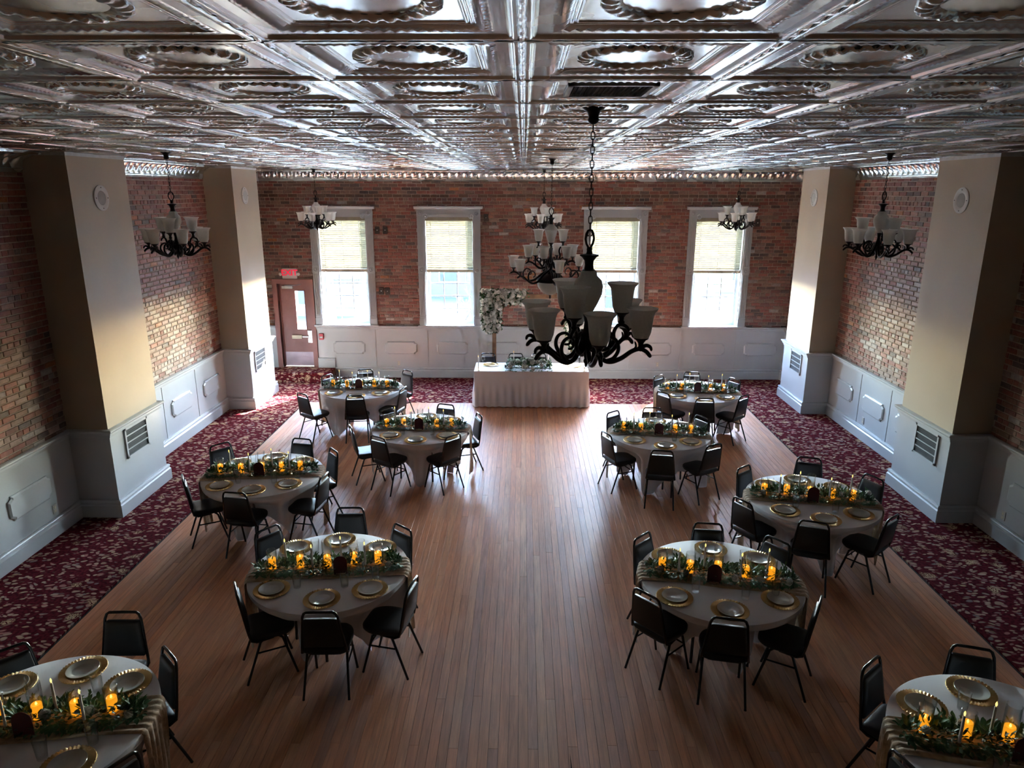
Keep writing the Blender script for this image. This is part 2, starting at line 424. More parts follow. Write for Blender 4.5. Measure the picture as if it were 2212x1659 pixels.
# ---- brick walls
BW, BH, MT = 0.208, 0.063, 0.014
def brick_verts(w, h, dep, rr):
    c = 0.005; j = lambda: rr.uniform(-0.0022, 0.0022)
    hw, hh = w / 2, h / 2
    back = [(-hw, 0, -hh), (hw, 0, -hh), (hw, 0, hh), (-hw, 0, hh)]
    rim = [(-hw + j() * .5, -dep + c, -hh + j() * .5), (hw + j() * .5, -dep + c, -hh + j() * .5), (hw + j() * .5, -dep + c, hh + j() * .5), (-hw + j() * .5, -dep + c, hh + j() * .5)]
    fr = [(-hw + c + j(), -dep + j() * .7, -hh + c + j()), (hw - c + j(), -dep + j() * .7, -hh + c + j()), (hw - c + j(), -dep + j() * .7, hh - c + j()), (-hw + c + j(), -dep + j() * .7, hh - c + j())]
    return back + rim + fr
BF = [(8, 9, 10, 11)] + [(a, b, b + 4, a + 4) for a, b in ((4, 5), (5, 6), (6, 7), (7, 4))] + [(a, b, b + 4, a + 4) for a, b in ((0, 1), (1, 2), (2, 3), (3, 0))]
rb = random.Random(11)
STR = [brick_verts(BW, BH, 0.011, rb) for _ in range(4)]; HDR = [brick_verts(0.1, BH, 0.011, rb) for _ in range(3)]
STRM = [MB().add(v, BF).mesh('brick', 'brick') for v in STR]; HDRM = [MB().add(v, BF).mesh('brick', 'brick') for v in HDR]
RED = [(0.27, 0.088, 0.062), (0.235, 0.075, 0.056), (0.30, 0.105, 0.072), (0.20, 0.075, 0.060), (0.33, 0.155, 0.115), (0.26, 0.13, 0.10)]
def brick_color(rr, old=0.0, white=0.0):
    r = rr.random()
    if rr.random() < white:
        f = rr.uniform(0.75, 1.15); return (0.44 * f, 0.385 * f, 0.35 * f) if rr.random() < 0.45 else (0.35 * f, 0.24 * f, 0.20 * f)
    if r < 0.06 + old * 0.1: return (0.105, 0.07, 0.062)
    if r < 0.09 + old * 0.05: return (0.15, 0.11, 0.10)
    if r > 0.985: return (0.38, 0.14, 0.05)
    c = RED[rr.randrange(len(RED))]; f = rr.uniform(0.82, 1.18)
    if rr.random() < old * 0.6: c = (0.24, 0.15, 0.115)
    return tuple(x * f for x in c)
def lay(parent, place, rotz, spans_of, u0, u1, z0, z1, seed, colf, seen):
    """courses of bricks; place(u, z) gives the world point, spans_of(z) the stretches of wall to fill"""
    rr = random.Random(seed); items = []
    nz = int((z1 - z0) / (BH + MT)); step = (z1 - z0) / nz
    for k in range(nz):
        z = z0 + step * (k + 0.5); header = (k % 7 == 3)
        w = 0.1 if header else BW
        for a, b in spans_of(z):
            u = a - ((w + MT) * 0.5 if k % 2 else 0) + rr.uniform(-0.02, 0.02)
            while u < b:
                ww = w + rr.uniform(-0.006, 0.006)
                ua, ub = max(u, a), min(u + ww, b); u += ww + MT
                if ub - ua < 0.03: continue
                uc = (ua + ub) / 2
                P = place(uc, z + rr.uniform(-0.002, 0.002)); dep = rr.uniform(-0.004, 0.003)
                vi = rr.randrange(3)
                items.append([seen(P, ub - ua), P, (ub - ua), w, header, vi, dep, colf(rr, uc, z)])
    items.sort(key=lambda r: -r[0])
    rest = MB(); R = Matrix.Rotation(rotz, 3, 'Z')
    for n_, (s_, P, wd, w, header, vi, dep, col) in enumerate(items):
        sx = wd / w; off = R @ Vector((0, -dep, 0)); loc = Vector(P) + off
        if n_ < 300 and s_ > 0:
            o = link('brick', (HDRM if header else STRM)[vi], parent, loc, (0, 0, rotz), (sx, 1, step / (BH + MT))); o.color = (*col, 1)
        else:
            vv = (HDR if header else STR)[vi]
            rest.add([loc + R @ Vector((v[0] * sx, v[1], v[2] * step / (BH + MT))) for v in vv], BF, col)
    o = rest.build('brick_courses', 'brick', parent); o.color = (0, 0, 0, 1); o['kind'] = 'stuff'
def seen_size(normal, lim=None):
    nv = Vector(normal)
    def f(P, wd):
        if lim and not lim(P): return 0
        if not in_frame(P, -4): return 0
        d = Vector((0, 0, CAM_H)) - Vector(P)
        return wd * max(0.0, d.normalized().dot(nv)) / d.length_squared
    return f
# far wall core with its openings
def wall_with_holes(mb, u0, u1, z0, z1, holes, ya, yb):
    us = sorted({u0, u1, *[h[0] for h in holes], *[h[1] for h in holes]}); zs = sorted({z0, z1, *[h[2] for h in holes], *[h[3] for h in holes]})
    for a, b in zip(us, us[1:]):
        for c, d in zip(zs, zs[1:]):
            uc, zc = (a + b) / 2, (c + d) / 2
            if any(h[0] < uc < h[1] and h[2] < zc < h[3] for h in holes): continue
            mb.box(a, b, ya, yb, c, d)
holes = [(x - WHW, x + WHW, WZ0, WZ1) for x in WX] + [(DX0 + 0.06, DX1 - 0.06, DZ0, DZ1 - 0.06)]
mb = MB(); wall_with_holes(mb, XL - 0.35, XR + 0.35, -0.2, 5.35, holes, D, D + 0.36)
wall_back = struct(mb.build('wall_back', 'mortar'), 'exposed red brick far wall above white wainscot')
block = [(x - 0.745, x + 0.745, 1.2, 4.08) for x in WX] + [(DX0 - 0.06, DX1 + 0.06, 0.0, DZ1 + 0.05)]
def spans_back(z):
    cuts = sorted((b[0], b[1]) for b in block if b[2] < z < b[3]); out = []; a = XL
    for c0, c1 in cuts:
        if c0 - a > 0.03: out.append((a, c0))
        a = c1
    out.append((a, XR)); return out
def col_back(rr, u, z):
    if 4.30 < z < 4.38 and rr.random() < 0.85: return (0.13, 0.075, 0.05)       # old timber course
    o = 0.75 if u < -3.6 and z > 2.2 else (0.5 if u > 5 or z > 4.38 else 0.12)
    wht = 0.10 if z < 1.9 else 0.03
    return brick_color(rr, o, wht)
lay(wall_back, lambda u, z: (u, D, z), 0.0, spans_back, XL, XR, ZW - 0.02, ZB + 0.03, 21, col_back, seen_size((0, -1, 0)))
# side walls
def side_wall(tagname, side, X, s):
    mb = MB(); mb.box(min(X, X + s * 0.35), max(X, X + s * 0.35), YR, D, -0.2, 5.35)
    wl = struct(mb.build(tagname, 'mortar'), 'red brick %s wall with pale patch of wear and painted-in glare above white wainscot' % side)
    bays = [(4.2, COLS['L' if s < 0 else 'R'][0][0]), (COLS['L' if s < 0 else 'R'][0][1], COLS['L' if s < 0 else 'R'][1][0]), (COLS['L' if s < 0 else 'R'][1][1], D)]
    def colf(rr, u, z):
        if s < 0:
            wht = 0.72 * smoothstep(2.80, 2.72, z) * smoothstep(13.6, 12.7, u) * smoothstep(10.5, 11.0, u)  # whitish bricks: old paint residue plus window glare put into the colour
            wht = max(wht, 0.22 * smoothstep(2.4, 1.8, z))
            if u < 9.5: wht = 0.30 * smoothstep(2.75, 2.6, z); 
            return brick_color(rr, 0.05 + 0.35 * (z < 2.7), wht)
        wht = 0.70 * smoothstep(3.45, 2.9, z + 0.25 * math.sin(u * 3)) * smoothstep(13.5, 12.6, u) * smoothstep(1.35, 1.8, z)  # right wall patch: residue, with glare painted into the brick colours too
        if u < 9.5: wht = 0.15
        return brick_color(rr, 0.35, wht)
    rz = PI / 2 if s < 0 else -PI / 2
    place = (lambda u, z: (X, u, z))
    hid = lambda P: (11.3 < P[1] < 14.3) or P[1] < 9.1
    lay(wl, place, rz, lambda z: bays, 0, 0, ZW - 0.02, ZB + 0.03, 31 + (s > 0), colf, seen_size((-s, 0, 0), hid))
    return wl
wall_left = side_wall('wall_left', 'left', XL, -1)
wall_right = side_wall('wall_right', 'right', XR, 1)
struct(MB().box(XL - 0.35, XR + 0.35, YR - 0.3, YR, -0.2, 5.35)  .build('wall_front', 'dark_wall'), 'plain dark wall behind the viewer')
# balcony edge below the viewer
mb = MB(); mb.box(XL, XR, 0.72, 0.92, 2.55, 3.36); mb.box(XL, XR, YR, 0.72, 2.55, 2.80)
struct(mb.build('wall_balcony', 'dark_wall'), 'dark balcony parapet below the viewer')

# ---- wainscot: boards, cap rail, plinth and raised plaques as parts of the walls
def plaque(u0, u1, z0, z1, n=0.055):
    return [(u0 + n, z0), (u1 - n, z0), (u1 - n, z0 + n * .45), (u1, z0 + n), (u1, z1 - n), (u1 - n, z1 - n * .45), (u1 - n, z1), (u0 + n, z1), (u0 + n, z1 - n * .45), (u0, z1 - n), (u0, z0 + n), (u0 + n, z0 + n * .45)]
def plaque_mb(u0, u1, z0, z1, n, axis, face, out_):
    lo = plaque(u0, u1, z0, z1, n); hi = plaque(u0 + 0.022, u1 - 0.022, z0 + 0.022, z1 - 0.022, n); k = len(lo)
    p3 = (lambda p, t: (t, p[0], p[1])) if axis == 'x' else (lambda p, t: (p[0], t, p[1]))
    vs = [p3(p, face) for p in lo] + [p3(p, face + out_ * 0.55) for p in lo] + [p3(p, face + out_) for p in hi]
    fs = [(i, (i + 1) % k, k + (i + 1) % k, k + i) for i in range(k)] + [(k + i, k + (i + 1) % k, 2 * k + (i + 1) % k, 2 * k + i) for i in range(k)] + [tuple(range(2 * k, 3 * k))]
    return MB().add(vs, fs)
RAIL = [(0, ZW - 0.095), (0.020, ZW - 0.095), (0.024, ZW - 0.066), (0.040, ZW - 0.058), (0.040, ZW - 0.036), (0.050, ZW - 0.028), (0.066, ZW - 0.010), (0.066, ZW + 0.006), (0.050, ZW + 0.014), (0, ZW + 0.014)]
BASE = [(0, 0), (0.044, 0), (0.044, 0.175), (0.030, 0.192), (0.030, 0.212), (0.040, 0.224), (0.034, 0.240), (0.022, 0.250), (0, 0.250)]
TH = 0.024
def run(parent, prof, name, p0, p1, nrm, mat='white', z=0.0):
    """extrude a wall profile (distance from the wall, height) from p0 to p1; nrm points into the room"""
    a = Vector((p0[0], p0[1], 0)); b = Vector((p1[0], p1[1], 0)); nv = Vector((nrm[0], nrm[1], 0)); k = len(prof)
    vs = [a + nv * d + Vector((0, 0, h + z)) for d, h in prof] + [b + nv * d + Vector((0, 0, h + z)) for d, h in prof]
    fs = [(i, (i + 1) % k, k + (i + 1) % k, k + i) for i in range(k)] + [tuple(range(k - 1, -1, -1)), tuple(range(k, 2 * k))]
    return MB().add(vs, fs).build(name, mat, parent)
# far wall wainscot panels between battens
ed = [-5.03, -3.62, -2.34, -1.10, 0.14, 1.38, 2.60, 3.83, 5.17, XR]
for a, b in zip(ed, ed[1:]):
    MB().box(a + 0.004, b - 0.004, D - TH, D, 0.0, ZW).build('wainscot_panel', 'white', wall_back)
    if b < XR: MB().box(b - 0.02, b + 0.02, D - TH - 0.012, D - TH, 0.25, ZW - 0.085).build('batten', 'white', wall_back)
    c = (a + b) / 2; hw = 0.39
    if a < -5: c = -4.25
    plaque_mb(c - hw, c + hw, 0.59, 0.90, 0.055, 'y', D - TH, -0.032).build('raised_plaque', 'white', wall_back)
MB().box(XL, DX0 - 0.05, D - TH - 0.03, D, 0.24, ZW).build('wainscot_panel', 'white', wall_back)
run(wall_back, RAIL, 'cap_rail', (-5.03, D - TH), (XR, D - TH), (0, -1)); run(wall_back, RAIL, 'cap_rail', (XL, D - TH - .03), (DX0 - 0.05, D - TH - .03), (0, -1))
run(wall_back, BASE, 'plinth', (-4.62, D - TH), (XR, D - TH), (0, -1)); run(wall_back, BASE, 'plinth', (-5.03, D - TH), (-4.62, D - TH), (0, -1), z=0.24)
def side_wains(wl, X, s, key):
    x0, x1 = (X, X + TH) if s < 0 else (X - TH, X)
    n = (-s, 0); xi = X - s * TH
    bays = [(3.0, COLS[key][0][0]), (COLS[key][0][1], COLS[key][1][0]), (COLS[key][1][1], D)]
    seams = {0: [4.4, 5.7, 7.2] if s < 0 else [4.4, 5.7, 7.2], 1: [11.60, 12.87] if s < 0 else [11.70, 12.81], 2: []}
    for bi, (a, b) in enumerate(bays):
        es = [a] + seams[bi] + [b]
        for p, q in zip(es, es[1:]):
            g = 0.011 if bi == 1 else 0.003
            MB().box(x0, x1, p + g, q - g, 0.0, ZW).build('wainscot_panel', 'white', wl)
            if q - p > 0.95:
                c = (p + q) / 2; hw = min(0.39, (q - p) / 2 - 0.17)
                plaque_mb(c - hw, c + hw, 0.54, 0.86, 0.06, 'x', xi, -s * 0.030).build('raised_plaque', 'white', wl)
        MB().box(min(X, X - s * 0.008), max(X, X - s * 0.008), a, b, 0, ZW - 0.01).build('gap_backing', 'dark_gap', wl)
        run(wl, RAIL, 'cap_rail', (xi, a), (xi, b), n); run(wl, BASE, 'plinth', (xi, a), (xi, b), n)
side_wains(wall_left, XL, -1, 'L'); side_wains(wall_right, XR, 1, 'R')

# ---- four square columns against the side walls
def column(X, K, y0, y1, s, label):
    root = struct_empty('column', label); root.location = (K, y0, 0)
    def loc(mb, name, mat):
        mb.v = [(v[0] - K, v[1] - y0, v[2]) for v in mb.v]; return mb.build(name, mat, root)
    lo, hi = min(X, K), max(X, K); e = 0.014
    loc(MB().box(lo, hi, y0, y1, ZW - 0.02, ZC + 0.07), 'shaft', 'tan')
    loc(MB().box(min(lo, K - s * e) if s > 0 else lo, hi if s > 0 else K - s * e, y0 - e, y1 + e, 0, ZW), 'pedestal', 'white')
    loc(MB().box(lo - (0.006 if s > 0 else 0), hi + (0.006 if s < 0 else 0), y0 - 0.006, y1 + 0.006, ZC - 0.055, ZC + 0.05), 'top_strip', 'strip')
    for prof, nm in ((RAIL, 'cap_rail'), (BASE, 'plinth')):
        k = len(prof); vs = []; fs = []
        for d, h in prof:   # mitred round the three free sides
            q = K - s * (e + d)
            vs += [(X, y0 - e - d, h), (q, y0 - e - d, h), (q, y1 + e + d, h), (X, y1 + e + d, h)]
        for i in range(k - 1):
            for j in range(3): fs.append((i * 4 + j, i * 4 + j + 1, i * 4 + j + 5, i * 4 + j + 4))
        fs.append((k * 4 - 4, k * 4 - 3, k * 4 - 2, k * 4 - 1))
        loc(MB().add(vs, fs), nm, 'white')
column(XL, KL, *COLS['L'][0], -1, 'tan square column nearer the viewer on the left wall')
column(XL, KL, *COLS['L'][1], -1, 'tan square column beside the exit door')
column(XR, KR, *COLS['R'][0], 1, 'tan square column nearer the viewer on the right wall')
column(XR, KR, *COLS['R'][1], 1, 'tan square column in the far right corner')

# ---- pressed-tin cove cornices
def cornice(name, p0, p1, nrm, label):
    a = Vector((p0[0], p0[1], 0)); b = Vector((p1[0], p1[1], 0)); nv = Vector((nrm[0], nrm[1], 0)); dr = (b - a); ln = dr.length; dr.normalize()
    prof = [(0.016, ZB), (0.016, ZB + 0.030), (0.026, ZB + 0.034), (0.030, ZB + 0.046), (0.022, ZB + 0.056)]
    n0 = len(prof)
    for i in range(11):
        t = i / 10 * PI / 2
        prof.append((0.026 + 0.235 * (1 - math.cos(t)), ZB + 0.060 + 0.165 * math.sin(t)))
    n1 = len(prof)
    prof += [(0.264, ZB + 0.215), (0.276, ZB + 0.212), (0.286, ZB + 0.222), (0.288, ZB + 0.245), (0.335, ZB + 0.250), (0.335, ZB + 0.275)]
    nu = max(8, int(ln / 0.021)); k = len(prof); vs = []; fs = []
    for iu in range(nu + 1):
        u = ln * iu / nu; c = a + dr * u
        for q, (d, h) in enumerate(prof):
            dd = hh = 0.0
            if n0 <= q < n1:
                t = (q - n0) / (n1 - 1 - n0); wdw = math.sin(PI * t) ** 0.6
                g = math.sin(2 * PI * u / 0.17 + 2.6 * math.sin(2 * PI * t)) * 0.6 + math.sin(4 * PI * u / 0.17 - 5.0 * t) * 0.4
                dd = hh = 0.0
                e = 0.019 * g * wdw; dd = e * 0.7; hh = -e * 0.7
            elif q in (3, n1 + 1): dd = 0.004 * math.cos(2 * PI * u / 0.05)
            vs.append(c + nv * (d + dd) + Vector((0, 0, h + hh)))
    for iu in range(nu):
        for q in range(k - 1): fs.append((iu * k + q, iu * k + q + 1, (iu + 1) * k + q + 1, (iu + 1) * k + q))
    o = MB().add(vs, fs).build(name, 'tin', None, 40); struct(o, label)
cornice('trim_1', (XL, D), (XR, D), (0, -1), 'pressed tin cove cornice along the far wall')
i_ = 2
for key, X, n in (('L', XL, 1), ('R', XR, -1)):
    cc = COLS[key]; nm = {'L': 'left', 'R': 'right'}[key]
    for (a, b), what in zip([(2.0, cc[0][0]), (cc[0][1], cc[1][0]), (cc[1][1], D)], ('nearest stretch', 'stretch between the columns', 'far corner stretch')):
        cornice('trim_%d' % i_, (X, a), (X, b), (n, 0), 'pressed tin cove cornice on the %s wall, %s' % (nm, what)); i_ += 1

# ---- pressed-tin ceiling panels
GA, GB, GX, GY = 0.8182, 0.8079, -0.0086, 2.3951
def panel_mesh(ring=True, name='ceiling_panel', M=36):
    per = 4 * M; mb = MB()
    def square(d, z, wave=None):
        hx, hy = GA / 2 - d, GB / 2 - d; out = []
        for sd in range(4):
            for i in range(M):
                t = i / M * 2 - 1
                x, y = ((t * hx, -hy), (hx, t * hy), (-t * hx, hy), (-hx, -t * hy))[sd]
                zz = z + (wave(i, sd) if wave else 0.0); out.append((x, y, ZC + zz))
        return out
    def circle(r, z, wave=None):
        out = []
        for k in range(per):
            a = -3 * PI / 4 + 2 * PI * k / per
            rr, zz = wave(k) if wave else (0, 0)
            out.append(((r + rr) * math.cos(a), (r + rr) * math.sin(a), ZC + z + zz))
        return out
    bead = lambda i, s: (-0.0028 if i % 4 < 2 else 0.0012)
    egg = lambda i, s: (-0.0042 if i % 2 == 0 else 0.0022)
    egg2 = lambda i, s: (-0.0022 if i % 2 == 0 else 0.0014)
    groups = [[square(0, -0.020, bead), square(0.008, -0.019, bead), square(0.011, -0.016)],
              [square(0.011, -0.016), square(0.014, -0.021), square(0.024, -0.022), square(0.030, -0.020), square(0.033, -0.017)],
              [square(0.033, -0.017), square(0.037, -0.019), square(0.045, -0.012)],
              [square(0.045, -0.012), square(0.084, -0.0125)],
              [square(0.084, -0.0125), square(0.090, -0.0135, egg2), square(0.106, -0.0125, egg), square(0.122, -0.008, egg), square(0.134, -0.003, egg2), square(0.138, -0.001)],
              [square(0.138, -0.001), square(0.142, -0.004), square(0.148, -0.004), square(0.151, -0.0005)],
              [square(0.151, -0.0005), square(0.155, -0.003), square(0.161, -0.003), square(0.166, 0.001)]]
    F = 0.001
    if ring:
        lf = lambda k: ((0.004 if k % 6 < 3 else -0.003), (-0.0025 if k % 6 < 3 else 0.0015))
        lf2 = lambda k: ((0.002 if k % 6 < 3 else -0.002), (-0.0035 if k % 6 < 3 else 0.0012))
        groups += [[square(0.166, F), circle(0.209, F)],
                   [circle(0.209, F), circle(0.205, F - 0.006, lf), circle(0.194, F - 0.011, lf2), circle(0.180, F - 0.013, lf2), circle(0.166, F - 0.011, lf2), circle(0.155, F - 0.006, lf), circle(0.150, F)],
                   [circle(0.150, F), circle(0.075, F - 0.0015), [(0, 0, ZC + F - 0.002)] * per]]
    else:
        groups += [[square(0.166, F), [(v[0] * 0.3, v[1] * 0.3, v[2]) for v in square(0.166, F)], [(0, 0, ZC + F)] * per]]
    for g in groups:
        base = len(mb.v)
        for lp in g: mb.v += lp
        for q in range(len(g) - 1):
            for i in range(per):
                j = (i + 1) % per
                mb.f.append((base + q * per + i, base + q * per + j, base + (q + 1) * per + j, base + (q + 1) * per + i))
    me = bpy.data.meshes.new(name); me.from_pydata(mb.v, [], mb.f); me.materials.append(MAT['tin'])
    me.validate(); me.shade_smooth(); me.set_sharp_from_angle(angle=math.radians(50))
    return me
ceil = MB(); ceil.box(XL - 0.35, XR + 0.35, YR - 0.3, D + 0.36, ZC + 0.006, ZC + 0.3)
ceil.box(XL, GX - 7 * GA, GY - 3 * GB, D, ZC - 0.012, ZC + 0.02); ceil.box(GX + 7 * GA, XR, GY - 3 * GB, D, ZC - 0.012, ZC + 0.02)
ceil.box(GX - 7 * GA, GX + 7 * GA, GY + 17 * GB, D, ZC - 0.012, ZC + 0.02); ceil.box(XL, XR, YR, GY - 3 * GB, ZC - 0.012, ZC + 0.02)
ceiling = struct(ceil.build('ceiling', 'tin'), 'silver pressed tin ceiling of square panels with round wreaths')
PM, PF = panel_mesh(True), panel_mesh(False)
VENT_CELLS = [(0, 1), (0, 7), (0, 12)]
for j in range(-3, 17):
    for i in range(-7, 7):
        link('ceiling_panel', PF if (i, j) in VENT_CELLS else PM, ceiling, (GX + (i + 0.5) * GA, GY + (j + 0.5) * GB, 0))
def cell(i, j): return (GX + (i + 0.5) * GA, GY + (j + 0.5) * GB)

# ---- windows
def rosette(mb, x, z, y, r):   # bull's-eye turned towards the room
    prof = [(r, 0), (r, 0.010), (r * 0.82, 0.016), (r * 0.66, 0.006), (r * 0.5, 0.006), (r * 0.34, 0.018), (0, 0.022)]
    vs = []; fs = []; n = 18; k = len(prof)
    for i in range(n):
        a = 2 * PI * i / n
        vs += [(x + q * math.cos(a), y - h, z + q * math.sin(a)) for q, h in prof]
    for i in range(n):
        j = (i + 1) % n
        for q in range(k - 1): fs.append((i * k + q, j * k + q, j * k + q + 1, i * k + q + 1))
    mb.add(vs, fs)
WLAB = ['white window nearest the exit door', 'white window left of the flower arbor', 'white window behind the near chandelier', 'white window nearest the right corner']
def window(i, x):
    root = struct_empty('window_%d' % (i + 1), WLAB[i]); root.location = (x, D, 0)
    yf = -0.045                                     # face of the casing (local, wall face at 0)
    for s in (-1, 1):
        xa, xb = sorted((s * WHW, s * (WHW + 0.165)))
        mb = MB().box(xa, xb, yf, 0.0, 1.31, 3.87)
        for q in range(4):
            c = xa + 0.030 + q * (xb - xa - 0.06) / 3
            mb.box(c - 0.010, c + 0.010, yf - 0.018, yf, 1.56, 2.54); mb.box(c - 0.010, c + 0.010, yf - 0.018, yf, 2.75, 3.78)
        mb.build('pilaster', 'casing', root)
        mb = MB().box(xa - 0.006, xb + 0.006, yf - 0.014, 0, 1.30, 1.48); mb.box(xa - .002, xb + .002, yf - 0.018, 0, 1.50, 1.53); mb.build('pilaster_base', 'casing', root)
        for zc, nm in ((2.645, 'rosette_block'), (3.955, 'rosette_block')):
            mb = MB().box(xa - 0.004, xb + 0.004, yf - 0.014, 0, zc - 0.088, zc + 0.088); rosette(mb, (xa + xb) / 2, zc, yf - 0.014, 0.06); mb.build(nm, 'casing', root, 30)
        mb = MB().box(xa - .002, xb + .002, yf - 0.020, 0, 3.82, 3.84); mb.box(xa - .002, xb + .002, yf - 0.020, 0, 3.78, 3.80); mb.build('necking', 'casing', root)
        mb = MB(); rosette(mb, s * (WHW - 0.045), 3.885, yf - 0.05, 0.062); mb.build('corner_disc', 'casing', root, 30)
        MB().box(*sorted((s * WHW, s * (WHW - 0.02))), 0.0, 0.30, WZ0, WZ1).build('jamb', 'white', root)
    mb = MB().box(-WHW + .0, WHW, yf, 0, 3.86, 4.05); mb.box(-WHW, WHW, yf - 0.014, 0, 3.90, 3.93); mb.build('head_casing', 'casing', root)
    prof = [(0, 4.04), (0.06, 4.04), (0.075, 4.055), (0.085, 4.075), (0.12, 4.09), (0.12, 4.11), (0, 4.11)]
    vs = [(-0.80, -d, h) for d, h in prof] + [(0.80, -d, h) for d, h in prof]; k = len(prof)
    MB().add(vs, [(q, (q + 1) % k, k + (q + 1) % k, k + q) for q in range(k)] + [tuple(range(k)), tuple(range(k, 2 * k))]).build('cap_moulding', 'casing', root)
    mb = MB().box(-0.78, 0.78, -0.10, 0.30, 1.275, 1.312); mb.box(-0.74, 0.74, -0.055, 0, 1.19, 1.275); mb.build('sill', 'white', root)
    # sashes
    def sash(nm, z0, z1, y, rows, pane_w):
        st = 0.062; a = -WHW + 0.03; b = WHW - 0.03
        fr = MB(); fr.box(a, a + st, y, y + 0.04, z0, z1); fr.box(b - st, b, y, y + 0.04, z0, z1); fr.box(a + st, b - st, y, y + 0.04, z0, z0 + 0.075); fr.box(a + st, b - st, y, y + 0.04, z1 - 0.05, z1)
        f = fr.build(nm, 'white', root)
        gx0, gx1, gz0, gz1 = a + st, b - st, z0 + 0.075, z1 - 0.05
        for r in range(1, rows): 
            zz = gz0 + (gz1 - gz0) * r / rows; MB().box(gx0, gx1, y + 0.014, y + 0.026, zz - 0.010, zz + 0.010).build('muntin', 'casing', f)
        for c in range(1, 3):
            xx = gx0 + (gx1 - gx0) * c / 3; MB().box(xx - 0.010, xx + 0.010, y + 0.013, y + 0.027, gz0, gz1).build('muntin', 'casing', f)
        for r in range(rows):
            for c in range(3):
                xa, xb = gx0 + (gx1 - gx0) * c / 3, gx0 + (gx1 - gx0) * (c + 1) / 3; za, zb = gz0 + (gz1 - gz0) * r / rows, gz0 + (gz1 - gz0) * (r + 1) / rows
                MB().add([(xa, y + 0.02, za), (xb, y + 0.02, za), (xb, y + 0.02, zb), (xa, y + 0.02, zb)], [(0, 1, 2, 3)]).build('pane', 'pane', f)
    sash('lower_sash', 1.315, 2.66, 0.13, 4, 0)
    sash('upper_sash', 2.62, 3.88, 0.18, 4, 0)
    MB().box(-WHW, WHW, 0.11, 0.13, 3.80, 3.88).build('stop', 'white', root)
    return root
for i, x in enumerate(WX): window(i, x)

# ---- raised-slat blinds over the upper halves
slat = MB()
for q in range(5):
    pass
tl = math.radians(-54)
pts = []
for q in range(5):
    t = (q / 4 - 0.5) * 0.060; cv = 0.0035 * math.cos(PI * (q / 4 - 0.5))
    pts.append((t * math.cos(tl) - cv * math.sin(tl), t * math.sin(tl) + cv * math.cos(tl)))
vs = [(-0.545, y, z) for y, z in pts] + [(0.545, y, z) for y, z in pts]
SLAT = MB().add(vs, [(q, q + 1, 6 + q, 5 + q) for q in range(4)]).mesh('slat', 'blind', 60)
BL = ['cream slatted blind in the window nearest the exit door', 'cream slatted blind in the window left of the flower arbor', 'cream slatted blind in the window behind the near chandelier', 'cream slatted blind in the window nearest the right corner']
for i, x in enumerate(WX):
    b = thing('window_blind', BL[i], 'blind', (x, D + 0.055, 0), 0, 'blinds in the far windows')
    MB().box(-0.552, 0.552, -0.03, 0.03, 3.80, 3.86).build('headrail', 'blindrail', b)
    MB().box(-0.558, 0.558, -0.045, -0.032, 3.775, 3.862).build('valance', 'blind', b)
    nS = 26
    for q in range(nS): link('slat', SLAT, b, (0, 0, 2.675 + q * (3.79 - 2.675) / (nS - 1)))
    MB().box(-0.55, 0.55, -0.024, 0.024, 2.58, 2.645).build('bottom_rail', 'blindrail', b)
    for xx in (-0.44, 0.0, 0.44):
        MB().box(xx - 0.003, xx + 0.003, -0.031, -0.029, 2.60, 3.80).build('ladder_tape', 'blind', b)
    MB().tube([(0.40, -0.05, 3.78), (0.405, -0.055, 3.0), (0.402, -0.05, 2.35)], 0.004, 6).build('tilt_wand', 'offwhite', b)

# ---- exit door
dr = struct_empty('door_1', 'rose brown metal exit door with a tall narrow glass'); dr.location = (DX0, D, DZ0)
W_, H_ = DX1 - DX0, DZ1 - DZ0
mb = MB(); mb.box(-0.05, 0.06, -0.06, 0.20, 0, H_ + 0.05); mb.box(W_ - 0.06, W_ + 0.05, -0.06, 0.20, 0, H_ + 0.05); mb.box(0.06, W_ - 0.06, -0.06, 0.20, H_ - 0.06, H_ + 0.05)
mb.box(0.06, 0.085, 0.08, 0.11, 0, H_ - 0.06); mb.box(W_ - 0.085, W_ - 0.06, 0.08, 0.11, 0, H_ - 0.06)
mb.build('door_frame', 'doorp', dr)
gx0, gx1, gz0, gz1 = 0.44, 0.66, 0.93, 1.87
lf = MB(); ya, yb = 0.11, 0.155
us = [0.06, gx0, gx1, W_ - 0.06]; zs = [0.01, gz0, gz1, H_ - 0.06]
for a in range(3):
    for b in range(3):
        if a == 1 and b == 1: continue
        lf.box(us[a], us[a + 1], ya, yb, zs[b], zs[b + 1])
leafo = lf.build('door_leaf', 'doorp', dr)
MB().add([(gx0, 0.135, gz0), (gx1, 0.135, gz0), (gx1, 0.135, gz1), (gx0, 0.135, gz1)], [(0, 1, 2, 3)]).build('pane', 'pane', leafo)
mb = MB(); mb.box(gx0 - .02, gx0, ya - .008, ya, gz0 - .02, gz1 + .02); mb.box(gx1, gx1 + .02, ya - .008, ya, gz0 - .02, gz1 + .02); mb.box(gx0, gx1, ya - .008, ya, gz1, gz1 + .02); mb.box(gx0, gx1, ya - .008, ya, gz0 - .02, gz0); mb.build('glass_bead', 'doorp', leafo)
MB().box(0.075, W_ - 0.075, ya - 0.006, ya, 0.015, 0.36).build('kick_plate', 'kick', leafo)
mb = MB(); mb.box(0.14, 0.40, ya - 0.055, ya, H_ - 0.19, H_ - 0.13); mb.tube([(0.22, ya - 0.06, H_ - 0.115), (0.48, ya - 0.10, H_ - 0.10), (0.60, ya - 0.03, H_ - 0.09)], 0.010, 6); mb.build('door_closer', 'steel', leafo)
